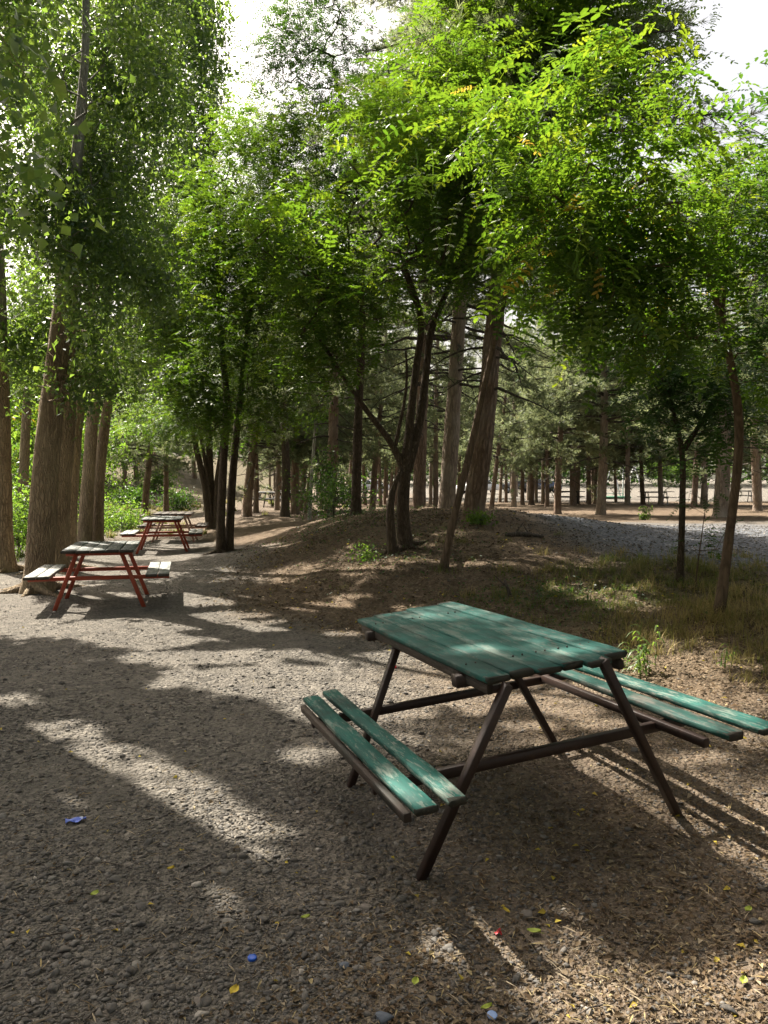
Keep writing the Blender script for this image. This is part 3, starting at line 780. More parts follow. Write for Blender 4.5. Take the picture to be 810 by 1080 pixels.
robinia('robinia_tree', [
    (rooted(221, 25, [(216, 510), (206, 470), (200, 420)]), [.13, .11, .09, .05]),
    (rooted(224, 25, [(220, 510), (212, 460), (205, 430)]), [.09, .07, .05, .04]),
    (rooted(226, 25.1, [(222, 510), (220, 450), (217, 380)]), [.14, .12, .1, .05]),
    (rooted(228, 25, [(229, 510), (236, 460), (246, 410)]), [.12, .1, .08, .05])],
    [px_blob(205, 440, 60, 32, 24.5), px_blob(175, 450, 40, 25, 24), px_blob(215, 390, 60, 50, 25), px_blob(150, 440, 40, 25, 25), px_blob(245, 420, 40, 40, 25.5)],
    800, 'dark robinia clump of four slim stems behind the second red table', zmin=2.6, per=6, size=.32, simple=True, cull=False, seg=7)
robinia('robinia_tree', [
    (rooted(375, 17, [(376, 500), (378, 430), (382, 350), (380, 250), (372, 150), (350, 70)]), [.115, .10, .09, .08, .065, .045, .02])],
    [px_blob(330, 30, 52, 36, 17), px_blob(300, 60, 40, 30, 17), px_blob(365, 70, 30, 40, 17), px_blob(375, 200, 80, 70, 17.5), px_blob(330, 130, 45, 40, 17), px_blob(330, -30, 60, 30, 17), px_blob(440, 90, 40, 50, 17)],
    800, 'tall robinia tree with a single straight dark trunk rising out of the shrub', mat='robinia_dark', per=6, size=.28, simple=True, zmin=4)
robinia('robinia_sapling', [
    (rooted(467, 10.4, [(474, 565), (485, 520), (497, 470), (510, 410), (519, 370), (528, 330), (545, 270), (560, 200)], [0, 0, 0, -.1, -.1, -.2, -.4, -.6]), [.058, .052, .048, .045, .042, .038, .035, .03, .022, .012])],
    [px_blob(560, 190, 70, 70, 9.6), px_blob(515, 140, 60, 45, 9.4), px_blob(590, 270, 60, 50, 9.8)],
    330, 'slim robinia sapling leaning across the big rough pine trunk', per=6, size=.25, bark='bark_young', zmin=3.2, seg=8)
robinia('robinia_sapling', [
    (rooted(760, 7.4, [(766, 590), (775, 520), (781, 470), (779, 430), (773, 390), (763, 350), (758, 322), (740, 268), (714, 226), (676, 182), (652, 130), (640, 85)], [0, 0, 0, 0, 0, -.1, -.15, -.4, -.7, -1, -1.3, -1.5]),
     [.052, .045, .042, .041, .04, .036, .033, .03, .026, .02, .015, .01, .006]),
    (px_path([(760, 330), (768, 280), (764, 220), (770, 170)], 7.25, [0, .1, .1, .2]), [.028, .022, .014, .008])],
    [px_blob(640, 150, 80, 70, 5.9), px_blob(575, 210, 70, 60, 5.8), px_blob(690, 230, 85, 70, 6.2), px_blob(620, 290, 90, 62, 6.3), px_blob(755, 240, 50, 50, 7), px_blob(690, 330, 75, 45, 6.8), px_blob(500, 120, 45, 30, 5.9), px_blob(600, 60, 50, 25, 5.7), px_blob(470, 165, 35, 25, 6.1),
     px_blob(640, 90, 70, 32, 5.8), px_blob(520, 150, 40, 32, 5.9), px_blob(560, 130, 50, 35, 5.9), px_blob(730, 150, 40, 40, 6.6), px_blob(785, 205, 45, 42, 7.2), px_blob(790, 290, 42, 45, 7.2), px_blob(800, 385, 32, 42, 7.3)],
    520, 'slender robinia sapling with curved bare stem and bright green spreading crown, in dry grass', per=6, size=.30, bark='bark_young', zmin=2.5, seg=10, yellow=.012, spread=.15, tip=.0025)
robinia('robinia_sapling', [
    (rooted(718, 9, [(719, 570), (720, 510), (721, 472), (712, 440), (704, 410)], [0, 0, 0, 0, 0]), [.044, .038, .035, .032, .018, .008]),
    (px_path([(721, 474), (735, 452), (752, 430), (762, 405)], 9), [.034, .026, .018, .01])],
    [px_blob(722, 425, 42, 42, 9), px_blob(765, 440, 36, 38, 8.8), px_blob(705, 385, 40, 32, 9), px_blob(770, 390, 40, 34, 9)],
    200, 'short straight robinia sapling with dark leaves at the edge of the gravel clearing', mat='robinia_dark', per=6, size=.24, bark='bark_robinia', zmin=1.9, seg=8, cull=False)
robinia('robinia_tree', [
    (rooted(915, 6.4, [(905, 500), (895, 350), (870, 230), (845, 130)], [0, 0, -.2, -.4]), [.10, .085, .07, .04, .015])],
    [px_blob(835, 85, 45, 26, 5.6), px_blob(820, 180, 38, 26, 5.9), px_blob(850, 250, 50, 50, 6.2), px_blob(900, 150, 80, 90, 6.4), px_blob(815, 130, 30, 12, 5.4), px_blob(830, 330, 40, 60, 6.4)],
    150, 'robinia reaching in with a few leaf sprays against the white sky', per=5, size=.23, zmin=3.5, mat='robinia_dark', spread=.1)

# ------------------------------------------------------------------ poplars
def col_blobs(px, y, rows):
    return [px_blob(a, b, rx, ry, y) for a, b, rx, ry in rows]
poplar('poplar_tree', [
    (rooted(38, 11.6, [(45, 540), (52, 450), (66, 330), (80, 180), (90, 60), (92, -120), (95, -300)]), [.215, .195, .178, .155, .105, .07, .05, .03, .01])],
    col_blobs(0, 11.4, [(70, 360, 62, 60), (60, 260, 75, 75), (85, 150, 75, 85), (95, 30, 75, 90), (95, -110, 70, 90), (95, -230, 55, 90), (140, 300, 50, 60), (110, 395, 50, 30)]) + [px_blob(62, 340, 48, 80, 10.6), px_blob(80, 215, 48, 60, 10.6), px_blob(92, 30, 52, 70, 10.5), px_blob(30, 240, 45, 80, 11), px_blob(52, 395, 42, 40, 10.8), px_blob(85, 400, 40, 36, 11)],
    2900, 'thick poplar tree right beside the red framed table, its base flaring out', per=36, size=.062, narrow=.5, zmin=2.7, roots=6)
poplar('poplar_tree', [
    (rooted(58, 14.3, [(62, 540), (68, 470), (75, 350), (85, 200), (112, 60), (130, -60), (130, -260)]), [.21, .185, .175, .15, .12, .09, .07, .05, .01])],
    col_blobs(0, 14.4, [(90, 360, 60, 50), (105, 250, 65, 80), (125, 110, 65, 90), (135, -20, 60, 80), (130, -160, 55, 90)]),
    1300, 'poplar tree standing close behind the thickest poplar, its trunk almost touching it', per=36, size=.072, zmin=3, roots=5)
poplar('poplar_tree', [
    (rooted(5, 14.2, [(3, 540), (2, 450), (-2, 300), (-8, 100), (-5, -150)]), [.17, .155, .145, .12, .08, .02])],
    col_blobs(0, 14, [(5, 350, 60, 70), (-5, 220, 70, 90), (10, 90, 70, 80), (-10, -60, 70, 90), (-5, -190, 50, 80)]),
    1700, 'poplar tree cut by the edge of the photo, pale brown trunk', per=36, size=.072, zmin=2.8, roots=5)
poplar('poplar_tree', [
    (rooted(71, 16.4, [(74, 530), (80, 450), (95, 330), (110, 180), (120, 20), (120, -120)]), [.15, .14, .13, .11, .09, .06, .01])],
    col_blobs(0, 16.5, [(150, 330, 55, 60), (150, 230, 60, 80), (165, 110, 55, 80), (165, 0, 55, 80), (150, -120, 50, 90)]),
    1150, 'poplar tree mostly hidden behind two thicker poplars', per=36, size=.078, zmin=3)
poplar('poplar_tree', [
    (rooted(88, 20.5, [(92, 520), (97, 450), (110, 330), (130, 200), (150, 60), (155, -80)]), [.18, .16, .15, .13, .10, .07, .02])],
    col_blobs(0, 20.5, [(150, 360, 50, 45), (165, 270, 55, 70), (185, 160, 50, 70), (195, 50, 45, 70), (180, -60, 45, 70)]),
    800, 'straight poplar tree with a pale scar, in front of the sunny bushes', per=36, size=.086, zmin=3.4)
poplar('poplar_tree', [
    (rooted(102, 21, [(104, 510), (110, 450), (117, 405), (140, 280), (165, 150), (185, 20)]), [.16, .145, .13, .12, .09, .06, .02])],
    col_blobs(0, 21.2, [(190, 330, 45, 55), (205, 220, 38, 70), (210, 110, 30, 70), (208, 20, 28, 50), (120, 420, 45, 30)]),
    700, 'poplar tree leaning towards the path, pale bark on its upper trunk', per=36, size=.086, bark='bark_poplar', zmin=3.4)
poplar('poplar_tree', [
    (rooted(22, 23, [(24, 520), (30, 400), (40, 250), (45, 100), (45, -40)]), [.15, .14, .12, .09, .06, .02])],
    col_blobs(0, 23, [(30, 380, 60, 50), (15, 280, 65, 70), (55, 200, 60, 70), (20, 110, 65, 70), (50, 20, 60, 70)]),
    1500, 'slim poplar standing further back in the gap between the edge poplar and the thickest one', per=34, size=.10, zmin=3.2)
# a poplar beside the camera, whose lower branches hang into the picture and shade the gravel
g = np.array([-4.3, 5.2, 0]); g[2] = gz(g[0], g[1]) - .06
poplar('poplar_tree', [([g, g + [.1, .1, 3], g + [.3, .2, 6.5], g + [.4, .2, 11]], [.2, .17, .12, .02]),
                       ([g + [.15, .1, 4.], g + [1., .2, 4.7], g + [1.9, .1, 5.0]], [.05, .035, .012])],
    [px_blob(-5, 40, 80, 70, 4.9), px_blob(25, 130, 52, 50, 4.7), px_blob(-70, 190, 90, 100, 5.), (g + [1.5, .0, 6.5], np.array([1.6, 1.6, 1.1])), (g + [.4, .2, 7.6], np.array([1.7, 1.7, 1.8])), (g + [-.4, 0, 4.2], np.array([1.2, 1.2, 1.2])), (g + [1.0, 1.2, 8.5], np.array([1.3, 1.3, 1.4]))],
    900, 'poplar with big dark leaves hanging into the top corner of the photo', per=26, size=.072, narrow=.0, zmin=2.6)

g = np.array([-5.6, 8.3, 0]); g[2] = gz(g[0], g[1]) - .06  # off-view poplar added so its crown shades the gravel and the table
poplar('poplar_tree', [([g, g + [.05, 0, 3], g + [.2, .1, 7], g + [.3, .1, 12], g + [.3, .1, 16]], [.22, .19, .15, .08, .02])],
    [(g + [.2, 0, 4.6], np.array([1.5, 1.5, 1.5])), (g + [.2, 0, 7], np.array([1.9, 1.8, 2])), (g + [.3, 0, 10], np.array([1.9, 1.9, 2.2])), (g + [.3, 0, 13.2], np.array([1.6, 1.6, 2.2]))],
    2100, 'poplar added just out of view for shade, its twigs showing along the edge', per=32, size=.068, zmin=2.7)

for gx, gy_, lab in ((-8.4, 12.0, 'unseen poplar added for shade, standing beyond the picture edge'), (-7.6, 9.4, 'second unseen poplar added for shade, nearer to the path')):  # unseen poplars added to throw shade across the path
    g = np.array([gx, gy_, 0]); g[2] = gz(gx, gy_) - .06
    poplar('poplar_tree', [([g, g + [.05, 0, 3], g + [.2, .1, 7], g + [.3, .1, 12], g + [.3, .1, 16]], [.22, .19, .15, .08, .02])],
        [(g + [.2, 0, 4.6], np.array([1.4, 1.4, 1.5])), (g + [.2, 0, 7], np.array([1.8, 1.8, 2])), (g + [.3, 0, 10], np.array([1.9, 1.9, 2.2])), (g + [.3, 0, 13.2], np.array([1.7, 1.7, 2.4]))],
        2000, lab, per=34, size=.085, zmin=2.7)
robinia('robinia_tree', [(rooted(300, 27, [(302, 500), (298, 400), (292, 250), (286, 120)]), [.16, .14, .11, .07, .03])],
    [px_blob(290, 330, 70, 60, 27), px_blob(270, 230, 75, 70, 27), px_blob(300, 150, 60, 55, 27), px_blob(220, 300, 50, 70, 27.5), px_blob(350, 280, 50, 60, 27), px_blob(200, 210, 40, 60, 27.5)],
    900, 'broad robinia tree rising behind the twin stemmed one, filling the gap to the pines', per=6, size=.34, simple=True, cull=False, seg=8, zmin=5)

# ------------------------------------------------------------------ pines
def tuft(n=11, l=.15, w=.011, seed=0):
    r = np.random.default_rng(seed); V = []; Q = []
    for i in range(n):
        d = r.normal(0, 1, 3); d[0] = abs(d[0]) + .5; d /= np.linalg.norm(d); s = np.cross(d, r.normal(0, 1, 3)); s /= np.linalg.norm(s)
        k = len(V); L = l * r.uniform(.7, 1.15); o = np.array([-.05 * r.random(), 0, 0])
        V += [o - s * w / 2, o + s * w / 2, o + d * L]; Q.append([k, k + 1, k + 2])
    return np.array(V), [np.array(Q)]
TUFTS = [tuft(seed=i) for i in range(3)]
TUFTW = [tuft(10, .17, .022, seed=i + 7) for i in range(3)]

def pine_proto(name, h, r0, z0, zd, reach, whorl, seed, bark, bend=(0, 0), wide=False, nb=5, dens=1.0, fork=False):
    """a pine at the origin: trunk, branches (dead ones below) and a needle crown"""
    r = np.random.default_rng(seed); root = empty(name); mb = MB()
    t = np.linspace(0, 1, 12); ax = np.stack([bend[0] * t ** 1.5 * h + .04 * np.sin(t * 7 + seed), bend[1] * t * h + .04 * np.cos(t * 6 + seed * 2) - .04 * np.cos(seed * 2), t * h - .08], 1)
    rad = r0 * (1 - t) ** .75 + .015
    tube(mb, ax, rad, 12 if not wide else 9, .13, seed, .3); mb.slot = 1
    axis = lambda z: np.array([np.interp(z, ax[:, 2], ax[:, k]) for k in range(3)])
    TP, TD = [], []
    z = zd
    while z < h - .3:
        live = z > z0; f = (z - z0) / (h - z0) if live else 0
        m = nb if live else max(1, int(nb * .6)); a0 = r.random() * 6.28
        for j in range(m):
            a = a0 + j * 6.28 / m + r.normal(0, .25)
            Lb = (reach * (1 - f) ** .8 + .35) * r.uniform(.7, 1.15) if live else reach * r.uniform(.25, .75)
            n = 8; s = np.linspace(0, 1, n); rise = (.1 + .5 * f) if live else r.uniform(-.15, .1)
            c = axis(z + r.normal(0, .12)); w = np.cumsum(r.normal(0, .05, (n, 3)), 0) * Lb * .35; w[0] = 0
            pts = c + np.stack([np.cos(a) * s * Lb, np.sin(a) * s * Lb, Lb * (rise * s - .28 * s ** 2)], 1) + w
            rb = (.012 + .011 * Lb) * (1 - .85 * s)
            cones(mb, pts[:-1], pts[1:], rb[:-1], rb[1:], 5)
            if not live and r.random() < .6: continue
            k = int((10 if live else 3) * Lb * dens)
            for i in range(k):
                u = r.uniform(.22 if live else .6, 1) ** .8; p = np.array([np.interp(u, s, pts[:, q]) for q in range(3)])
                az = a + r.choice([-1, 1]) * r.uniform(.3, 1.2); l = r.uniform(.2, .65) * (1.15 - .5 * u) * (1.2 if wide else 1)
                e = p + np.array([np.cos(az) * l, np.sin(az) * l, r.normal(.05, .14)])
                cones(mb, p[None], e[None], np.array([.007]), np.array([.003]), 3)
                q = np.linspace(.25, 1, max(2, int(l / .075))); TP.append(p + q[:, None] * (e - p)); TD.append(np.repeat((e - p)[None], len(q), 0))
        z += whorl * r.uniform(.75, 1.25)
    mb.build('trunk', [M[bark], M['branch_dead']], root, True)
    TP = np.concatenate(TP); TD = np.concatenate(TD); n = len(TP); TP = TP + r.normal(0, .03, TP.shape)
    TD = TD + r.normal(0, .3, TD.shape) * np.linalg.norm(TD, axis=1)[:, None]; fr = frames(TD + [0, 0, 1e-4], r.random(n) * 6.28)
    v = r.integers(0, 3, n); tone = np.clip(r.normal(.42, .2, n), 0, .88); tone = np.where(r.random(n) < .04, 1., tone)
    mb = MB()
    for j in range(3): q = v == j; leaves(mb, TP[q], fr[q], r.uniform(.8, 1.25, q.sum()), (TUFTW if wide else TUFTS)[j], tone[q])
    mb.build('crown', M['pine'], root)
    return root

def put_pine(src, px, y, lean=(0, 0), rz=None, sc=1., label='', first=False, base=None, group='pine trees'):
    p = onground(px, y) if base is None else base
    rz = rng.random() * 6.28 if rz is None else rz
    import mathutils
    Rm = mathutils.Matrix.Rotation(R(lean[0]), 3, 'Y') @ mathutils.Matrix.Rotation(R(lean[1]), 3, 'X') @ mathutils.Matrix.Rotation(rz, 3, 'Z')
    c = src if first else copy_tree(src)
    c.location = p; c.rotation_euler = Rm.to_euler(); c.scale = (sc, sc, sc)
    return tag(c, label, 'tree', group)

big = pine_proto('pine_tree', 14.5, .165, 4.3, 2.2, 3.1, .42, 1, 'bark_pine', nb=6, dens=1.15)
put_pine(big, 497, 13.5, (6.0, 0), 0.4, 1.0, 'big rough pine trunk on the mound with a leaning sapling crossing it', True)
big2 = pine_proto('pine_tree', 15, .15, 4.6, 2.4, 2.8, .45, 2, 'bark_pine_pale', nb=5, dens=1.1)
put_pine(big2, 471, 16, (4.5, 0), 1.4, 1.0, 'grey barked pine on the mound, second in from the big rough one', True)
put_pine(big, 443, 19.5, (1.5, 2), 3.3, .93, 'reddish pine trunk just behind the forked robinia')

slim = [pine_proto('pine_tree', 9.5, .155, 2.9, 1.7, 2.5, .40, 21, 'bark_pine_pale', wide=True, nb=6, dens=.85),
        pine_proto('pine_tree', 10.5, .15, 3.2, 1.9, 2.4, .42, 22, 'bark_pine', wide=True, nb=5, dens=.9, bend=(.02, 0)),
        pine_proto('pine_tree', 9, .15, 2.6, 1.5, 2.3, .38, 23, 'bark_pine', wide=True, nb=6, dens=.85, bend=(.03, .01)),
        pine_proto('pine_tree', 10, .15, 3.0, 1.6, 2.6, .42, 24, 'bark_pine_pale', wide=True, nb=5, dens=.95, bend=(-.02, .01))]
used = [False] * 4
def slim_pine(px, y, lean=0, sc=1., label=None, v=None, wide=1.):
    v = int(rng.integers(0, 4)) if v is None else v
    o = put_pine(slim[v], px, y, (lean, rng.normal(0, 1.)), None, sc, label, not used[v]); used[v] = True
    o.scale = (sc * wide, sc * wide, sc)
    return o
# every pine that can be told apart in the photo
P_ = [(634, 28, 0, 1.0, 'stout pale pine at the far edge of the gravel clearing, ringed with dark scars', 0, 1.05),
      (589, 29, 0, .95, 'slim brown pine beyond the gravel clearing, beside the dark picnic table', 2, .9),
      (763, 26, -1, 1.15, 'thick pale pine directly behind the curved sapling stem', 3, 1.4),
      (799, 33, -2, 1.0, 'grey pine at the picture edge with a small rise of soil at its foot', 3, 1.1),
      (662, 44, 1, .95, 'pale pine trunk in front of the swing frame', 0, 1.0),
      (678, 46, -2, .95, 'slightly bent dark pine trunk standing in the sunny strip', 2, .9),
      (697, 45, 0, 1.0, 'pale pine trunk right in front of the pale picnic table', 0, .9),
      (743, 42, 0, 1.0, 'pale pine trunk seen between the two saplings', 3, 1.0),
      (604, 43, 0, 1.0, 'dark pine trunk touching the dark picnic table in the clearing', 1, 1.05),
      (621, 45, 0, .95, 'dark pine trunk between the clearing table and the thick pale pine', 1, .9),
      (577, 41, 0, .95, 'thin dark pine with a crooked trunk in front of the parked cars', 2, .75),
      (560, 44, 2, .95, 'dark leaning pine, the stouter of a close pair', 2, 1.),
      (551, 44, 1, .95, 'thinner brown pine of a close pair', 1, .75),
      (542, 40, 0, .95, 'pale brown pine with a sunlit foot in front of the sunny strip', 0, .85),
      (519, 37, 5, .9, 'reddish pine leaning over, just beyond the big rough trunk', 2, .8),
      (460, 30, 0, .95, 'thin pine seen in the gap between two big trunks on the mound', 1, .7),
      (260, 29, 5, 1.0, 'reddish leaning pine at the end of the gravel path behind the twin stemmed robinia', 2, 1.1),
      (270, 33, 0, .95, 'thin straight pine beside the dark tables', 1, .75),
      (292, 34, 1, .95, 'slim pine standing in front of the dark tables', 0, .75),
      (310, 30, 2, 1.0, 'reddish pine, stoutest of the trio beside the slender pale trunk', 2, 1.),
      (317, 33, 5, .95, 'thin pine, middle one of the trio, leaning', 1, .7),
      (322, 31, 8, .9, 'thin strongly leaning pine of the trio', 2, .65),
      (339, 34, 1, .95, 'brown pine between the slender pale trunk and the leafy one', 3, .8),
      (347, 22, 3, 1., 'pine with a green leafy lower trunk rising from the shrub', 1, 1.0),
      (393, 33, 3, 1.0, 'reddish pine behind the mound, stouter than its thin neighbours', 2, .85),
      (153, 37, 4, 1.0, 'pine leaning on the dry hillside behind the red tables', 2, 1.0),
      (175, 38, 0, .95, 'straight grey pine on the dry hillside behind the red tables', 1, .85),
      (131, 46, 3, .95, 'thin dark pine high on the dry hillside', 2, .85)]
for px, y, ln, sc, lab, v, wd in P_: slim_pine(px, y, ln, sc, lab, v, wd)
for px, y in [(366, 40), (383, 44), (401, 39), (405, 46), (410, 50), (418, 42), (452, 45), (484, 48), (527, 50), (533, 52), (566, 50), (573, 47), (627, 49), (650, 52)]:
    slim_pine(px + rng.normal(0, 1), y, rng.normal(1, 2), rng.uniform(.9, 1.05), 'one of the thin pine trunks crowded together deep in the shady stand', None, rng.uniform(.55, .8))
for i in range(36):
    px = rng.uniform(110, 560) if i < 26 else rng.uniform(560, 900); y = rng.uniform(50, 74) if i < 26 else rng.uniform(38, 54)
    if i >= 26 and 640 < px < 700: px += 70
    slim_pine(px, y, rng.normal(0, 2), rng.uniform(.95, 1.2), 'one of the thin pine trunks at the back of the shady stand', None, rng.uniform(.7, 1.))
for x, y, sc in [(6.5, 2.5, 1.15), (9.5, 6.5, 1.2), (4.5, -2.5, 1.2), (0.5, -4.5, 1.25), (-3.5, -3.5, 1.2), (-6.5, 0.5, 1.2), (8.5, -1, 1.2), (12.5, 10.5, 1.2), (2.5, -8, 1.3), (-7.5, -5, 1.3), (14, 17, 1.2), (18, 22, 1.2), (11.5, 3, 1.2), (20.5, 27, 1.2), (15, 24.5, 1.)]:  # unseen pines added behind and beside the camera to dim the sky fill
    v = int(rng.integers(0, 4)); b = np.array([x, y, gz(x, y)]); o = put_pine(slim[v], 0, 0, (rng.normal(0, 1.5), 0), None, sc, 'one of the unseen pines added round the tables for shade, outside the picture', not used[v], b); used[v] = True
for s, u in zip(slim, used):
    if not u:
        for c in list(s.children): bpy.data.objects.remove(c)
        bpy.data.objects.remove(s)

# a slender pale trunk in front of the pines, and young trees
poplar('young_tree', [(rooted(326, 24, [(328, 510), (331, 470), (334, 430), (338, 390)]), [.055, .05, .045, .035, .015])],
       [px_blob(338, 400, 26, 36, 24), px_blob(330, 440, 22, 16, 24)], 60, 'slender young tree with a smooth pale grey trunk among the pines', per=16, size=.12, bark='bark_pale', mat='bush', cull=False, group='young trees', seg=8)

# ------------------------------------------------------------------ bushes and the woods beyond
def bush_mesh(seed, n, rad, leaf, up=.6, per=24, spread=.2, narrow=.3):
    """stems and leaves of a bush of unit size at the origin"""
    r = np.random.default_rng(seed); st, lf = MB(), MB()
    tr = [([np.zeros(3) - [0, 0, .05], np.array([r.normal(0, .05), r.normal(0, .05), rad[2] * .6])], [.03, .015])]
    d = r.normal(0, 1, (n, 3)); d /= np.linalg.norm(d, axis=1)[:, None]
    tg = np.array([0, 0, rad[2]]) + d * np.array(rad) * (r.random(n) ** .5)[:, None] * (1 + .5 * fbm(d[:, 0] * 2.5 + seed, d[:, 1] * 2.5 + d[:, 2], seed))[:, None]
    tg[:, 2] = np.maximum(tg[:, 2], .06)
    tube(st, tr[0][0], tr[0][1], 6)
    P, par, ends, (A, B, ra, rb) = grow(tr, tg, up=up, tip=.003)
    cones(st, A, B, ra, rb, 4)
    E = np.repeat(ends, per); pos = P[E] + rng.normal(0, spread, (len(E), 3)); pos[:, 2] = np.maximum(pos[:, 2], .02); m = len(pos)
    fr = frames(rng.normal(0, 1, (m, 3)), rng.random(m) * 6.28); sc = leaf * rng.uniform(.6, 1.3, m); t = np.clip(rng.normal(.5, .25, m), 0, 1)
    leaves(lf, pos, fr, sc, blade_leaf(1, .5), t)
    return st, lf
def bush(name, p, seed, n, rad, leaf, label, mat='bush', cat='shrub', group=None, **kw):
    root = empty(name, p); st, lf = bush_mesh(seed, n, rad, leaf, **kw)
    st.build('stems', M['branch_dead'], root, True); lf.build('foliage', M[mat], root)
    return tag(root, label, cat, group)

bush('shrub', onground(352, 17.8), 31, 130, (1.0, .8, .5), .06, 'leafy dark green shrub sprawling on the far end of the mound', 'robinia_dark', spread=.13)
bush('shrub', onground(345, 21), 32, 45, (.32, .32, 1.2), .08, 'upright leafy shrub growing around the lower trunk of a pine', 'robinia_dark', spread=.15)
bush('shrub', onground(128, 26), 33, 90, (.9, .8, .4), .09, 'low rounded green shrub in the sun behind the poplars')
bush('shrub', onground(100, 24), 34, 45, (.45, .45, .5), .08, 'yellow green sunlit shrub between the poplar trunks')
bush('shrub', onground(20, 17), 35, 110, (.8, .8, .75), .09, 'bright fern like shrub in the sun between two poplar trunks')
bush('shrub', onground(188, 40), 41, 60, (.9, .7, .5), .14, 'small dark shrub on the dry hillside beside the four stemmed clump', 'robinia_dark')
bush('shrub', onground(140, 41), 42, 80, (1.3, .9, .45), .14, 'low spreading green shrub at the foot of the dry hillside', 'robinia_dark')
bush('shrub', onground(163, 50), 43, 90, (1.4, 1.2, .8), .16, 'rounded shrub halfway up the dry hillside', 'bush')
bush('weed_plant', onground(386, 11.5), 36, 12, (.2, .16, .10), .045, 'yellowish low weed at the foot of the forked robinia', spread=.07)
bush('weed_plant', onground(506, 13.0), 37, 16, (.2, .15, .1), .06, 'small bright weed at the foot of the big rough pine', spread=.06)
bush('weed_plant', onground(680, 24), 38, 10, (.18, .18, .22), .08, 'little bright green seedling alone in the gravel clearing', spread=.05)
# bushes and broad trees behind the poplars
bt = []
for k, (n, rad) in enumerate([(260, (2.4, 2.4, 2.2)), (240, (2.0, 2.0, 2.6))]):
    bt.append(bush('bushy_tree', (0, 0, -50), 50 + k, n, rad, .16, 'x', 'bush' if k == 0 else 'robinia', 'tree', 'bushy trees behind the poplars', spread=.36, per=30))
first = [True, True]
for i, (px, y, sc, v, lab) in enumerate([(-40, 24, 1.0, 0, 'bushy green tree filling the gap beside the poplar at the edge of the photo'), (25, 30, 1.2, 1, 'bushy dark green tree seen between the first two poplar trunks'), (75, 34, 1.1, 0, 'sunlit bushy tree behind the slimmer poplars'),
                                    (-110, 32, 1.4, 1, 'bushy tree at the edge behind the poplars'), (110, 52, 1.5, 1, 'bushy tree at the top of the dry hillside'), (40, 48, 1.9, 0, 'tall bushy tree rising high behind the poplars'), (150, 66, 1.9, 1, 'tall bushy tree at the crest of the dry hillside'), (-30, 44, 1.9, 1, 'tall bushy tree far back at the edge of the view'),
                                    (700, 108, 1.3, 0, 'sunny yellow green bush beyond the bright clearing'), (725, 104, 1.0, 0, 'sunny yellow green bush beyond the pale picnic table')]):
    o = bt[v] if first[v] else copy_tree(bt[v]); first[v] = False
    p = onground(px, y); o.location = p; o.rotation_euler = (0, 0, rng.random() * 6); o.scale = (sc, sc, sc * 1.05); tag(o, lab)

def far_wood():
    mb = MB(); n = 60000
    a = rng.uniform(-1, 1, n); x = a * 120 + rng.normal(0, 2, n); y = 118 + rng.normal(0, 5, n) - .0008 * x * x
    top = 7 + 7 * vnoise(x * .12, y * .05, 4) + 4 * vnoise(x * .5, y * .1, 8)
    z = ground_z(x, y, False) + top * rng.random(n) ** .7
    fr = frames(rng.normal(0, 1, (n, 3)), rng.random(n) * 6); leaves(mb, np.stack([x, y, z], 1), fr, rng.uniform(.5, 1.1, n), blade_leaf(1, .6), np.clip(rng.normal(.4, .25, n) + .4 * (vnoise(x * .2, z * .4, 6) - .5), 0, .9))
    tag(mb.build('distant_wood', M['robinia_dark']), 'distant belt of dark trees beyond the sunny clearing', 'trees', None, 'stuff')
far_wood()

# ------------------------------------------------------------------ loose ground cover
def view_points(n, y0, y1, power=1.6, pad=1.08):
    """ground points in front of the camera, denser close by"""
    u = rng.random(n); y = (y0 ** (1 - power) + u * (y1 ** (1 - power) - y0 ** (1 - power))) ** (1 / (1 - power))
    x = rng.uniform(-1, 1, n) * y * (CX / F) * pad
    return x, y

import bmesh
def ico(sub):
    b = bmesh.new(); bmesh.ops.create_icosphere(b, subdivisions=sub, radius=1)
    V = np.array([v.co[:] for v in b.verts]); Fc = np.array([[v.index for v in f.verts] for f in b.faces]); b.free(); return V, Fc

ITEM_PX = [(80, 868, .07), (266, 1013, .035), (519, 1073, .035), (416, 705, .05), (247, 1050, .04), (322, 972, .035), (563, 987, .05), (438, 1041, .035), (784, 1040, .035), (789, 964, .035), (513, 1068, .04), (180, 920, .03), (100, 947, .035), (534, 965, .035), (525, 987, .03)]
ITEM_AT = [(at(a, b), r) for a, b, r in ITEM_PX]
def clear_of_items(x, y):
    k = np.ones(len(x), bool)
    for p, r in ITEM_AT: k &= (x - p[0]) ** 2 + (y - p[1]) ** 2 > r * r
    return k

def rocks(name, x, y, size, kinds, label, tone=None):
    q = clear_of_items(x, y); x, y, size = x[q], y[q], size[q]
    if tone is not None: tone = tone[q]
    mb = MB(); n = len(x); z = ground_z(x, y)
    a = rng.random(n) * 6.28; k = rng.integers(0, len(kinds), n)
    ax = np.stack([np.cos(a), np.sin(a), rng.normal(0, .15, n)], 1); fr = frames(ax, rng.normal(0, .25, n))
    tone = np.clip(rng.normal(.45, .2, n), 0, 1) if tone is None else tone
    for j, (V, Fc) in enumerate(kinds):
        q = k == j; leaves(mb, np.stack([x, y, z + size * .08], 1)[q], fr[q], size[q], (V, [Fc]), tone[q])
    return tag(mb.build(name, M['stone']), label, 'gravel', None, 'stuff')

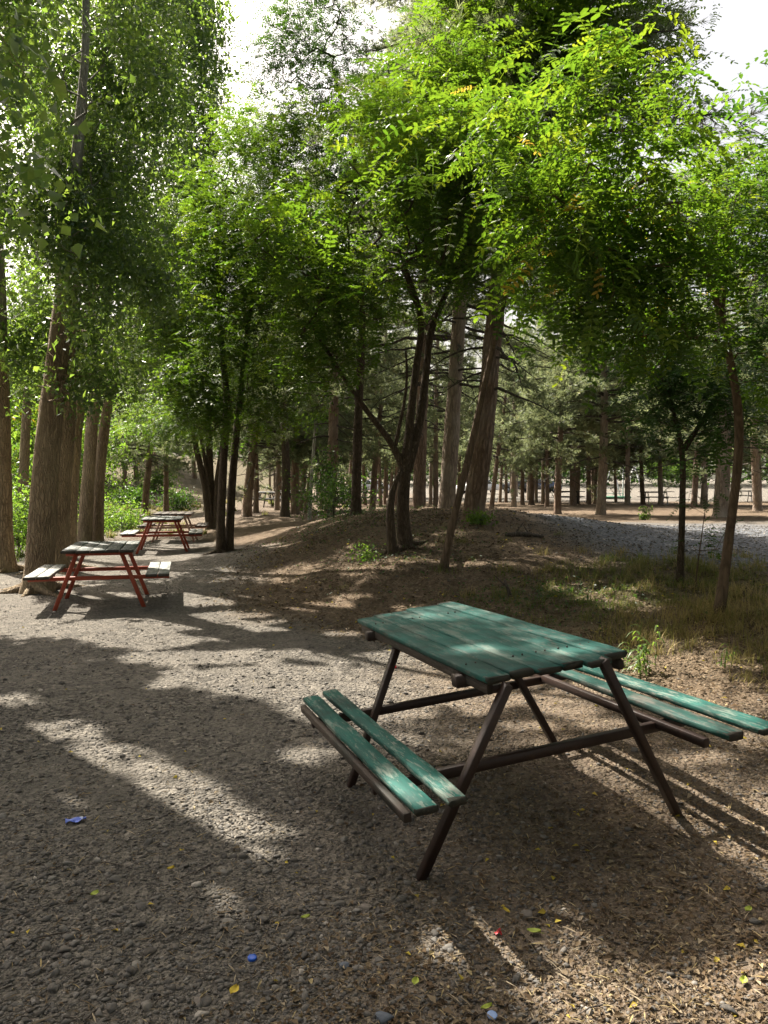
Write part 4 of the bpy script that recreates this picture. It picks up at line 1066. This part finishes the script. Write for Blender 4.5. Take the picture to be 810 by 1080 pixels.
def stone_kinds(sub, m, seed):
    out = []; r = np.random.default_rng(seed); V0, Fc = ico(sub)
    for i in range(m):
        V = V0 * (1 + .55 * fbm(V0[:, 0:1] * 1.3 + i * 7, V0[:, 1:2] * 1.3 + V0[:, 2:3] * 1.1, i, 2)) * [1, r.uniform(.55, .85), r.uniform(.28, .5)]
        for c in range(10):                      # broken flat faces
            d = r.normal(0, 1, 3); d /= np.linalg.norm(d); h = V @ d; lim = h.max() * r.uniform(.45, .78); V = V - np.maximum(0, h - lim)[:, None] * d
        out.append((V, Fc))
    return out
K2, K1 = stone_kinds(2, 8, 1), stone_kinds(1, 8, 2)
x, y = view_points(15000, 2.2, 7.5, 1.3); w = .5 + fbm(x * .8, y * .8, 60) * 2.6 + fbm(x * 3, y * 3, 62) * 1.2
left = sstep(.9, -.8, x - .25 * y + .6)
k = rng.random(len(x)) < np.clip(w * (.12 + 1.7 * left), .03, 1); x, y = x[k], y[k]
rocks('gravel', x, y, np.clip(rng.lognormal(-4.62, .55, len(x)), .004, .038), K2, 'grey angular gravel stones lying on the trodden soil near the green table')
x, y = view_points(80000, 2.2, 15, 1.4); s = bank_s(x, y)
k = rng.random(len(x)) < np.clip(.55 + fbm(x * 1.1, y * 1.1, 61) * 1.8, .1, 1) * (1 - .8 * sstep(-1.2, .3, s)) * (1 - .6 * sstep(-.6, .6, x - .1 * y)); x, y = x[k], y[k]
rocks('gravel', x, y, np.clip(rng.lognormal(-4.8, .42, len(x)) * (1 + .05 * y), .003, .03), K1, 'small crushed gravel spread over the path')
x = rng.uniform(-3, 5, 2600); y = rng.uniform(5, 16, 2600); s = bank_s(x, y); k = (s > -1) & (s < 4.5) & (rng.random(2600) < .5 + fbm(x, y, 66) * 2); x, y = x[k], y[k]
rocks('gravel', x, y, np.clip(rng.lognormal(-4.1, .5, len(x)), .006, .06), K2, 'scattered stones bedded in the brown litter of the bank')
x = rng.uniform(2, 16, 9000); y = rng.uniform(9.2, 20, 9000); s = bank_s(x, y); k = s > 3.4 + .5 * rng.normal(0, 1, 9000); x, y = x[k], y[k]
rocks('gravel', x, y, rng.uniform(.015, .05, len(x)), K1, 'blue grey gravel of the clearing above the bank', np.clip(rng.normal(.6, .2, len(x)), 0, 1))

def flakes(x, y, size, tones, mb, lift=.006, l=1.0, w=.55, tilt=.35):
    q = clear_of_items(x, y); x, y, size, tones = x[q], y[q], size[q], tones[q]
    n = len(x); z = ground_z(x, y) + lift * rng.random(n) + size * .15
    a = rng.random(n) * 6.28; fr = frames(np.stack([np.cos(a), np.sin(a), rng.normal(0, tilt * .6, n)], 1), rng.normal(0, tilt, n))
    leaves(mb, np.stack([x, y, z], 1), fr, size, blade_leaf(l, w, .35), tones)
mb = MB()
x, y = view_points(52000, 2.2, 12, 1.4); s = bank_s(x, y); right = sstep(-1.4, .4, x - .12 * y + .3)
k = rng.random(len(x)) < np.clip(-.32 + .95 * right + .7 * sstep(-.3, .5, s) + fbm(x * .9, y * .9, 70) * 1.0, .02, 1); x, y = x[k], y[k]
flakes(x, y, np.clip(rng.lognormal(-4.25, .42, len(x)), .006, .042), np.clip(rng.normal(.45, .25, len(x)), 0, .91), mb)
x, y = view_points(16000, 2.2, 9, 1.4); k = rng.random(len(x)) < np.clip(.16 + fbm(x * .7, y * .7, 71) * 1.2 + .5 * sstep(-1, .6, x - .1 * y), .04, 1); x, y = x[k], y[k]
flakes(x, y, np.clip(rng.lognormal(-3.5, .4, len(x)), .012, .07), np.clip(rng.normal(.78, .12, len(x)), 0, .91), mb, w=.09, tilt=.25)         # straw and chips
x, y = view_points(230, 2.3, 9, 1.2); k = rng.random(len(x)) < .25 + .6 * sstep(-1, .5, x - .1 * y); x, y = x[k], y[k]
flakes(x, y, rng.uniform(.018, .036, len(x)), rng.uniform(.94, 1, len(x)), mb, w=.6)
# the litter slope behind the table and on the mound
x = rng.uniform(-3, 6, 60000); y = rng.uniform(4, 17, 60000); s = bank_s(x, y); k = (s > -1.2 + .6 * rng.random(60000)) & (s < 4 + rng.normal(0, .6, len(x))) & (rng.random(len(x)) < .55 + fbm(x, y, 73) * 1.5); x, y = x[k], y[k]
flakes(x, y, np.clip(rng.lognormal(-3.4, .35, len(x)), .015, .07), np.clip(rng.normal(.42, .27, len(x)), 0, 1), mb, .02)
tag(mb.build('fallen_leaves', M['litter']), 'dry brown leaves, straw and a few yellow leaves littering the ground', 'leaf litter', None, 'stuff')

def twigs():
    mb = MB(); x, y = view_points(420, 2.3, 9, 1.3); z = ground_z(x, y) + .006; a = rng.random(len(x)) * 6.28; L = rng.lognormal(-2.6, .5, len(x))
    A = np.stack([x, y, z], 1); mid = A + np.stack([np.cos(a), np.sin(a), .05 * a * 0], 1) * L[:, None] * .5; a2 = a + rng.normal(0, .4, len(x)); B = mid + np.stack([np.cos(a2), np.sin(a2), 0 * a], 1) * L[:, None] * .5
    r = rng.uniform(.0012, .0032, len(x)); cones(mb, A, mid, r, r * .9, 5); cones(mb, mid, B, r * .9, r * .5, 5)
    tag(mb.build('twig_litter', M['branch_dead'], None, True), 'thin dry twigs strewn over the gravel', 'twigs', None, 'stuff')
twigs()

def grass_blades(mb, x, y, h, tone, lean=.75, w=.004, seg=3):
    n = len(x); z = ground_z(x, y); a = rng.random(n) * 6.28; d = np.stack([np.cos(a), np.sin(a)], 1); ln = np.abs(rng.normal(0, lean, n)) + .1
    side = np.stack([-d[:, 1], d[:, 0]], 1); V = []
    for i in range(seg + 1):
        t = i / seg; c = np.stack([x + d[:, 0] * ln * h * t * t, y + d[:, 1] * ln * h * t * t, z - .01 + h * (t - .35 * ln * t * t)], 1)
        ww = w * (1 - t * .92) * (1 + h)
        V += [c - np.c_[side * np.broadcast_to(ww, (n,))[:, None], np.zeros(n)], c + np.c_[side * np.broadcast_to(ww, (n,))[:, None], np.zeros(n)]]
    V = np.stack(V, 1); k = 2 * (seg + 1); q = np.array([[2 * i, 2 * i + 1, 2 * i + 3, 2 * i + 2] for i in range(seg)])
    mb.add(V.reshape(-1, 3), (np.arange(n)[:, None, None] * k + q[None]).reshape(-1, 4), np.repeat(tone, k))
mb = MB()
def clumped(n, cx, cy, sx, sy):
    c = int(n / 34) + 1; px = rng.normal(cx, sx, c); py = rng.normal(cy, sy, c); k = rng.integers(0, c, n)
    return px[k] + rng.normal(0, .06, n), py[k] + rng.normal(0, .06, n), k
for n, cx, cy, sx, sy, hh, t0, t1 in [(3600, 2.7, 9.0, .9, .7, .11, .05, .7), (2400, 3.2, 7.5, .6, .5, .24, .5, 1.0), (1500, 2.7, 7.0, .45, .35, .18, .6, 1.0), (1800, 4.0, 7.8, .6, .8, .16, .2, .9), (1600, 1.8, 8.8, .5, .5, .09, .0, .6), (3500, 3.4, 9.6, 1.0, .5, .2, .2, .9), (500, 1.0, 11.5, .8, 1.2, .10, 0.2, .8), (1600, 3.3, 5.9, .25, .4, .18, .4, 1)]:
    x, y, k = clumped(n, cx, cy, sx, sy); s = bank_s(x, y); q = (s > .1); x, y, k = x[q], y[q], k[q]
    tn = np.clip(rng.uniform(t0, t1, k.max() + 1)[k] + rng.normal(0, .1, len(k)), 0, 1)
    grass_blades(mb, x, y, .78 * hh * rng.uniform(.35, 1.25, len(x)), tn)
x, y, k = clumped(2600, -8.2, 15, .9, 2.5); grass_blades(mb, x, y, rng.uniform(.1, .3, len(x)), rng.uniform(0, .6, len(x)), w=.008)
x, y, k = clumped(1800, -8.5, 26, 1.6, 3); grass_blades(mb, x, y, rng.uniform(.1, .3, len(x)), rng.uniform(.2, .9, len(x)), w=.012)
x, y, k = clumped(5200, -12, 40, 4, 6); grass_blades(mb, x, y, rng.uniform(.08, .3, len(x)), np.clip(rng.uniform(.2, 1, k.max() + 1)[k], 0, 1), w=.024)
tag(mb.build('grass', M['grass']), 'dry straw coloured and green grass on the bank around the saplings', 'grass', None, 'stuff')
mb = MB()
x = np.r_[rng.normal(.3, .7, 700), rng.normal(1.6, .6, 900), rng.normal(-.6, .8, 1500)]; y = np.r_[rng.normal(11.6, 1.0, 700), rng.normal(8.6, .6, 900), rng.normal(16, 1.4, 1500)]
z = ground_z(x, y) + rng.uniform(.01, .09, len(x)); fr = frames(rng.normal(0, 1, (len(x), 3)) * [1, 1, .4], rng.normal(0, .6, len(x))); leaves(mb, np.stack([x, y, z], 1), fr, rng.uniform(.02, .05, len(x)), blade_leaf(1, .6), np.clip(rng.normal(.3, .2, len(x)), 0, .9))
tag(mb.build('weeds', M['robinia_dark']), 'low green weeds creeping over the litter of the mound', 'weeds', None, 'stuff')

# tall reed like weed behind the table, and a small grass tuft on the bank
def reed(name, p, n, h, label, tone, w=.010, r=.07):
    root = empty(name, p); mb = MB(); st = MB()
    for i in range(n):
        a = rng.random() * 6.28; b = np.array([rng.normal(0, r), rng.normal(0, r), 0]); hh = h * rng.uniform(.5, 1.05); ln = rng.uniform(.05, .28)
        top = b + np.array([math.cos(a) * ln * hh, math.sin(a) * ln * hh, hh]); cones(st, b[None], top[None], np.array([.003]), np.array([.0015]), 4)
        for j in range(7):
            t = .12 + .85 * j / 7; o = b + (top - b) * t; a2 = rng.random() * 6.28; L = h * rng.uniform(.25, .42); d = np.array([math.cos(a2), math.sin(a2), 0]); s = np.array([-d[1], d[0], 0]); V = []
            for q in range(5):
                u = q / 4; c = o + d * L * u * .8 + np.array([0, 0, L * (.75 * u - .95 * u * u)]); ww = w * (1 - u) ** .6 * (.6 + u)
                V += [c - s * ww, c + s * ww]
            mb.add(np.array(V), np.array([[2 * q, 2 * q + 1, 2 * q + 3, 2 * q + 2] for q in range(4)]), tone + rng.normal(0, .1))
    st.build('stems', M['grass'], root); mb.build('foliage', M['bush'], root)
    return tag(root, label, 'plant')
reed('reed_plant', onground(682, 6.3), 9, .42, 'pale green reed like weed standing behind the corner of the green table', .8)
reed('grass_tuft', onground(772, 6.2), 4, .24, 'small green grass tuft on the sunny foot of the bank', .5, .006, .03)
reed('grass_tuft', onground(655, 6.6), 7, .16, 'low bright green tuft showing under the edge of the green tabletop', .6, .014, .10)
# spindly self sown seedling between the two saplings
g = onground(735, 8.6)
robinia('robinia_seedling', [([g, g + [.02, 0, .35], g + [.10, .02, .75], g + [.13, .02, 1.1]], [.008, .007, .005, .003])],
        [(g + [.1, 0, .55], np.array([.32, .25, .2])), (g + [.05, 0, .95], np.array([.2, .2, .15]))], 12, 'spindly robinia seedling growing between the two saplings', mat='robinia_dark', per=3, size=.2, bark='bark_young', zmin=g[2] + .2, cull=False, spread=.04, seg=6, group='robinia trees', tip=.0018)

# fallen branch on the gravel and a broken stump stick on the bank
def fallen(name, pts, rad, label):
    p0 = np.array(pts[0]); root = empty(name, p0); mb = MB()
    tube(mb, np.array(pts) - p0, rad, 8, .25, 4)
    for i in range(1, len(pts) - 1):
        a = rng.random() * 3.1; e = np.array(pts[i]) - p0; cones(mb, e[None], (e + [.16 * math.cos(a), .1, .14])[None], np.array([.012]), np.array([.004]), 5)
    mb.build('wood', M['branch_dead'], root, True); return tag(root, label, 'branch')
gp = lambda px, y, dz=.03: onground(px, y) + np.array([0, 0, dz])
fallen('fallen_branch', [gp(533, 12.0), gp(545, 12.1, .05), gp(558, 12.0, .04), gp(574, 11.9)], [.02, .04, .035, .015], 'dead dark branch lying across the edge of the blue grey gravel')
fallen('broken_stick', [gp(540, 9.0, -.03), gp(537, 9.0, .10), gp(533, 9.0, .2)], [.022, .018, .01], 'short black broken stick poking out of the bank')

# ------------------------------------------------------------------ small things dropped on the ground
M['blue_foil'] = plain('blue_foil', (.10, .17, .62), .28, .6); M['white_print'] = plain('white_print', (.55, .62, .80), .35)
M['blue_cap'] = plain('blue_cap', (.01, .09, .50), .35); M['red_bit'] = plain('red_plastic', (.50, .012, .02), .4); M['pale_cap'] = plain('pale_blue_cap', (.22, .32, .55), .4)
M['yellow_leaf'] = plain('yellow_leaf', (.50, .38, .035), .6); M['lime_leaf'] = plain('lime_leaf', (.34, .40, .06), .6); M['slate'] = plain('slate_stone', (.10, .115, .14), .8, .3, .6, 14); M['brown_stone'] = plain('brown_stone', (.17, .15, .13), .9, .2, .6, 14)
def sheet(fn, nu, nv, th=.0006):
    u, v = np.meshgrid(np.linspace(0, 1, nu), np.linspace(0, 1, nv)); Pt = fn(u.ravel(), v.ravel()); n = nu * nv
    i = (np.arange(nv - 1)[:, None] * nu + np.arange(nu - 1)[None]).ravel(); q = np.stack([i, i + 1, i + nu + 1, i + nu], 1)
    mb = MB(); mb.add(Pt, q); mb.add(Pt - [0, 0, th], q[:, ::-1]); return mb
g = at(80, 868)
w = empty('snack_wrapper', g + [0, 0, .012], (0, 0, R(24))); tag(w, 'crumpled blue foil wrapper lying on the gravel', 'wrapper')
fold = lambda u, v: .006 * np.sin(u * 9 + v * 3) + .008 * np.abs(np.sin(v * 5 + u * 2)) + .012 * (u - .5) ** 2
sheet(lambda u, v: np.stack([(u - .5) * .095, (v - .5) * .046 + .004 * np.sin(u * 7), fold(u, v)], 1), 22, 12).build('foil', M['blue_foil'], w, True)
sheet(lambda u, v: np.stack([(u - .5) * .05 + .008, (v - .5) * .012 + .004 * np.sin((u * .53 + .25) * 7), fold(u * .53 + .25, v * .26 + .37) + .0014], 1), 12, 5).build('printed_band', M['white_print'], w, True)
def cap(p, mat, label, r=.0155, h=.011, tilt=(0, 0, 0)):
    mb = MB(); n = 40; a = np.linspace(0, 2 * np.pi, n, endpoint=False); rr = r * (1 + .02 * (np.arange(n) % 2))
    ring = lambda k, z: np.stack([rr * k * np.cos(a), rr * k * np.sin(a), 0 * a + z], 1)
    prism(mb, [ring(.9, 0), ring(1, .001), ring(1, h - .002), ring(.93, h), ring(.6, h + .0003)])
    o = mb.build('bottle_cap', mat); o.location = p; o.rotation_euler = tilt; return tag(o, label, 'bottle cap')
cap(at(266, 1013) + [0, 0, .004], M['blue_cap'], 'bright blue plastic bottle cap lying on the gravel', tilt=(.1, .05, 0))
cap(at(519, 1073) + [0, 0, .004], M['pale_cap'], 'pale blue bottle cap at the very bottom of the photo', .016, .007, (.15, .1, 0))
cap(at(416, 705) + [0, 0, .01], M['red_bit'], 'small red cap in the sunny patch behind the green table', .018, .012, (.5, .2, 0))
def leaf_thing(p, mat, l, w_, rz, label):
    mb = sheet(lambda u, v: np.stack([(u - .5) * l, (v - .5) * w_ * np.sin(np.pi * np.clip(u, .03, .97)) ** .7, .004 + .012 * (u - .5) ** 2 + .01 * np.abs(v - .5) * (1 + u)], 1), 14, 7, .0004)
    root = empty('fallen_leaf', p, (0, 0, rz)); mb.build('blade', mat, root, True)
    st = MB(); cones(st, np.array([[l * .45, 0, .006]]), np.array([[l * .75, .004, .003]]), np.array([.0009]), np.array([.0006]), 5); st.build('stalk', mat, root)
    return tag(root, label, 'leaf', 'single fallen leaves')
for px, py, mt, l, w_, rz, lab in [(247, 1050, 'yellow_leaf', .040, .030, 1.2, 'whole yellow oval leaf on bare soil below the blue cap'), (322, 972, 'lime_leaf', .034, .022, .2, 'crumpled yellow green leaf on the gravel above the blue cap'),
                                   (563, 987, 'lime_leaf', .050, .030, -.3, 'broad yellow green leaf beside the small red scrap'), (438, 1041, 'lime_leaf', .034, .024, 1.3, 'pale green oval leaf next to a short dark stick'),
                                   (784, 1040, 'lime_leaf', .036, .024, 1.0, 'lime green leaf at the shady bottom corner'), (789, 964, 'lime_leaf', .034, .024, .6, 'round pale leaf lying on the brown litter'), (513, 1068, 'lime_leaf', .040, .020, .4, 'greyish green leaf touching the pale blue cap'),
                                   (180, 920, 'yellow_leaf', .03, .02, .4, 'small yellow leaf in the sunlit patch of gravel'), (100, 947, 'lime_leaf', .034, .03, .9, 'dull green leaf on the dark gravel below the blue wrapper'), (534, 965, 'yellow_leaf', .036, .016, 2.2, 'orange yellow leaf beside the twig above the red scrap')]:
    leaf_thing(at(px, py) + [0, 0, .010], M[mt], l, w_, rz, lab)
o = sheet(lambda u, v: np.stack([(u - .5) * .03, (v - .5) * .02, .004 + .008 * np.sin(u * 5) * np.cos(v * 3)], 1), 8, 6).build('plastic_scrap', M['red_bit'], None, True); o.location = at(525, 987) + [0, 0, .01]; o.rotation_euler = (.2, .1, .5); tag(o, 'tiny crumpled red plastic scrap among the litter', 'scrap')
def one_stone(px, py, r, mat, label, seed):
    V, Fc = stone_kinds(3, 1, seed)[0]; mb = MB(); mb.add(V * r, Fc); o = mb.build('stone', M[mat]); o.location = at(px, py) + [0, 0, r * .1]; o.rotation_euler = (0, 0, seed * 1.3); return tag(o, label, 'stone', 'larger stones on the path')
one_stone(404, 1074, .052, 'slate', 'flat bluish slate stone at the bottom edge of the photo', 3)
one_stone(361, 1020, .028, 'slate', 'dark angular stone lying alone on fine soil', 5)
one_stone(558, 968, .042, 'brown_stone', 'large flat brown stone near the green leaf', 7)
one_stone(386, 958, .03, 'brown_stone', 'pale brown stone between the blue cap and the bench', 9)
one_stone(210, 1056, .03, 'brown_stone', 'round brown pebble near the yellow oval leaf', 11)
one_stone(8, 997, .034, 'brown_stone', 'grey stone at the edge of the photo among the coarse gravel', 13)

# ------------------------------------------------------------------ what stands beyond the clearing
def swing(px, y):
    p = onground(px, y); root = empty('swing_frame', p, (0, 0, R(35))); m = M['pale_metal']
    for s in (-1, 1):
        for q in (-1, 1): bar((s * 1.5, q * 1.0, -.05), (s * 1.4, q * .06, 2.5), .09, .09).build('leg', m, root)
    bar((-1.6, 0, 2.53), (1.6, 0, 2.53), .09, .09).build('top_beam', m, root)
    for sx in (-.6, .6):
        st = bar((sx - .22, -.1, .5), (sx + .22, -.1, .5), .18, .04).build('swing_seat', M['far_plank'], root)
        for k in (-.2, .2): bar((sx + k, -.1, .5), (sx + k, 0, 2.5), .02, .02, .002).build('chain', M['dark_metal'], st)
    return tag(root, 'pale metal swing frame beyond the clearing, behind a pine trunk', 'swing')
swing(657, 66)
def goal_board():
    p = onground(643, 62); root = empty('play_structure', p, (0, 0, R(10))); m = M['pale_metal']
    for s in (-1, 1): bar((s * 1.1, 0, -.05), (s * 1.1, 0, 2.7), .08, .08).build('post', m, root)
    bar((-1.2, 0, 2.55), (1.2, 0, 2.55), .9, .05).build('canopy', M['white_panel'], root)
    for z in (.4, .8): bar((-1.1, .03, z), (1.1, .03, z), .05, .05).build('rail', m, root)
    bar((-1.4, 0, .10), (1.4, 0, .10), 1.6, .14).build('platform', M['green_mat'], root)
    return tag(root, 'small play structure with white roof panel and green mat in the sunny clearing', 'play structure')
M['white_panel'] = plain('white_panel', (.75, .76, .78), .5); M['green_mat'] = plain('green_mat', (.07, .22, .13), .7)
goal_board()
M['glass'] = plain('dark_glass', (.02, .025, .03), .08, .8); M['tyre'] = plain('tyre', (.02, .02, .02), .8); M['rim'] = plain('rim', (.35, .36, .38), .35)
M['lamp'] = plain('lamp_glass', (.6, .6, .6), .2)
def car(px, y, yaw, col, label):
    paint = plain('car_paint', col, .25, .6)
    root = empty('parked_car', onground(px, y), (0, 0, R(yaw))); L, W = 4.2, 1.7
    prof = [(-2.1, .35), (-2.1, .75), (-1.95, .92), (-1.35, .98), (-.75, 1.42), (.75, 1.44), (1.35, 1.02), (2.0, .92), (2.1, .7), (2.1, .35)]
    def body(pr, w0, w1):
        mb = MB(); rings = []
        for s, k in ((-1, .93), (-.96, 1), (.96, 1), (1, .93)): rings.append(np.array([[a * (k * .5 + .5), s * (w0 if b < .95 else w0 + (w1 - w0) * (b - .95) / .5), b] for a, b in pr]))
        prism(mb, rings); return mb
    body(prof, W / 2, W / 2 - .16).build('body', paint, root)
    for s in (-1, 1):
        for a, b in (((-1.12, .0)), ((.08, 1.1))):
            mb = MB(); y0 = s * (W / 2 - .01); y1 = s * (W / 2 - .135); q = .22 if a < 0 else 0; e = .24 if b > 1 else 0
            prism(mb, [np.array([[a, y0 + d, 1.0], [b, y0 + d, 1.0], [b - e, y1 + d, 1.36], [a + q, y1 + d, 1.36]]) for d in (-.01, .012)]); mb.build('window', M['glass'], root)
        for x in (-1.3, 1.28):
            mb = MB(); tube(mb, [(x, s * .66, .31), (x, s * .86, .31)], [.31, .31], 20)
            t = mb.build('wheel', M['tyre'], root); m2 = MB(); tube(m2, [(x, s * .80, .31), (x, s * .875, .31)], [.19, .19], 16); m2.build('rim', M['rim'], t)
        bar((2.06, s * .6, .72), (2.12, s * .6, .72), .34, .14).build('headlight', M['lamp'], root)
    return tag(root, label, 'car', 'cars parked beyond the pines')
car(570, 86, 8, (.05, .07, .13), 'dark blue car parked beyond the pines, half hidden by thin trunks')
car(548, 84, -5, (.06, .06, .065), 'black car parked beyond the pines next to the blue one')
car(504, 80, 30, (.7, .71, .72), 'white car glimpsed between the big rough pine and the grey one')
car(388, 82, 20, (.55, .56, .6), 'silver car glimpsed far behind the mound')

# ------------------------------------------------------------------ daylight
w = bpy.data.worlds.new("World"); scene.world = w; w.use_nodes = True
nt = w.node_tree; bg = nt.nodes['Background']
sky = nt.nodes.new('ShaderNodeTexSky'); sky.sky_type = 'NISHITA'; sky.sun_disc = False
sky.sun_elevation = SUN_EL; sky.sun_rotation = SUN_AZ; sky.dust_density = 10.0; sky.air_density = .7; sky.ozone_density = .5
veil = nt.nodes.new('ShaderNodeMix'); veil.data_type = 'RGBA'; veil.blend_type = 'ADD'; veil.inputs[0].default_value = 1.0; veil.inputs[7].default_value = (1.5, 1.4, 1.05, 1)   # thin high haze
nt.links.new(sky.outputs[0], veil.inputs[6]); nt.links.new(veil.outputs[2], bg.inputs[0]); bg.inputs[1].default_value = .07
sl = bpy.data.lights.new('sun', 'SUN'); so = bpy.data.objects.new('sun', sl); COL.objects.link(so)
sl.energy = 5.0; sl.angle = R(.45); sl.color = (1, .925, .81)
import mathutils
so.rotation_euler = mathutils.Vector(SUN).to_track_quat('Z', 'Y').to_euler(); so.location = SUN * 40
vs = scene.view_settings; vs.view_transform = 'Standard'; vs.look = 'None'; vs.exposure = 1.78; vs.gamma = 1; vs.use_curve_mapping = False
scene.cycles.max_bounces = 12; scene.cycles.transmission_bounces = 6; scene.cycles.diffuse_bounces = 7; scene.cycles.glossy_bounces = 2
scene.cycles.use_denoising = True
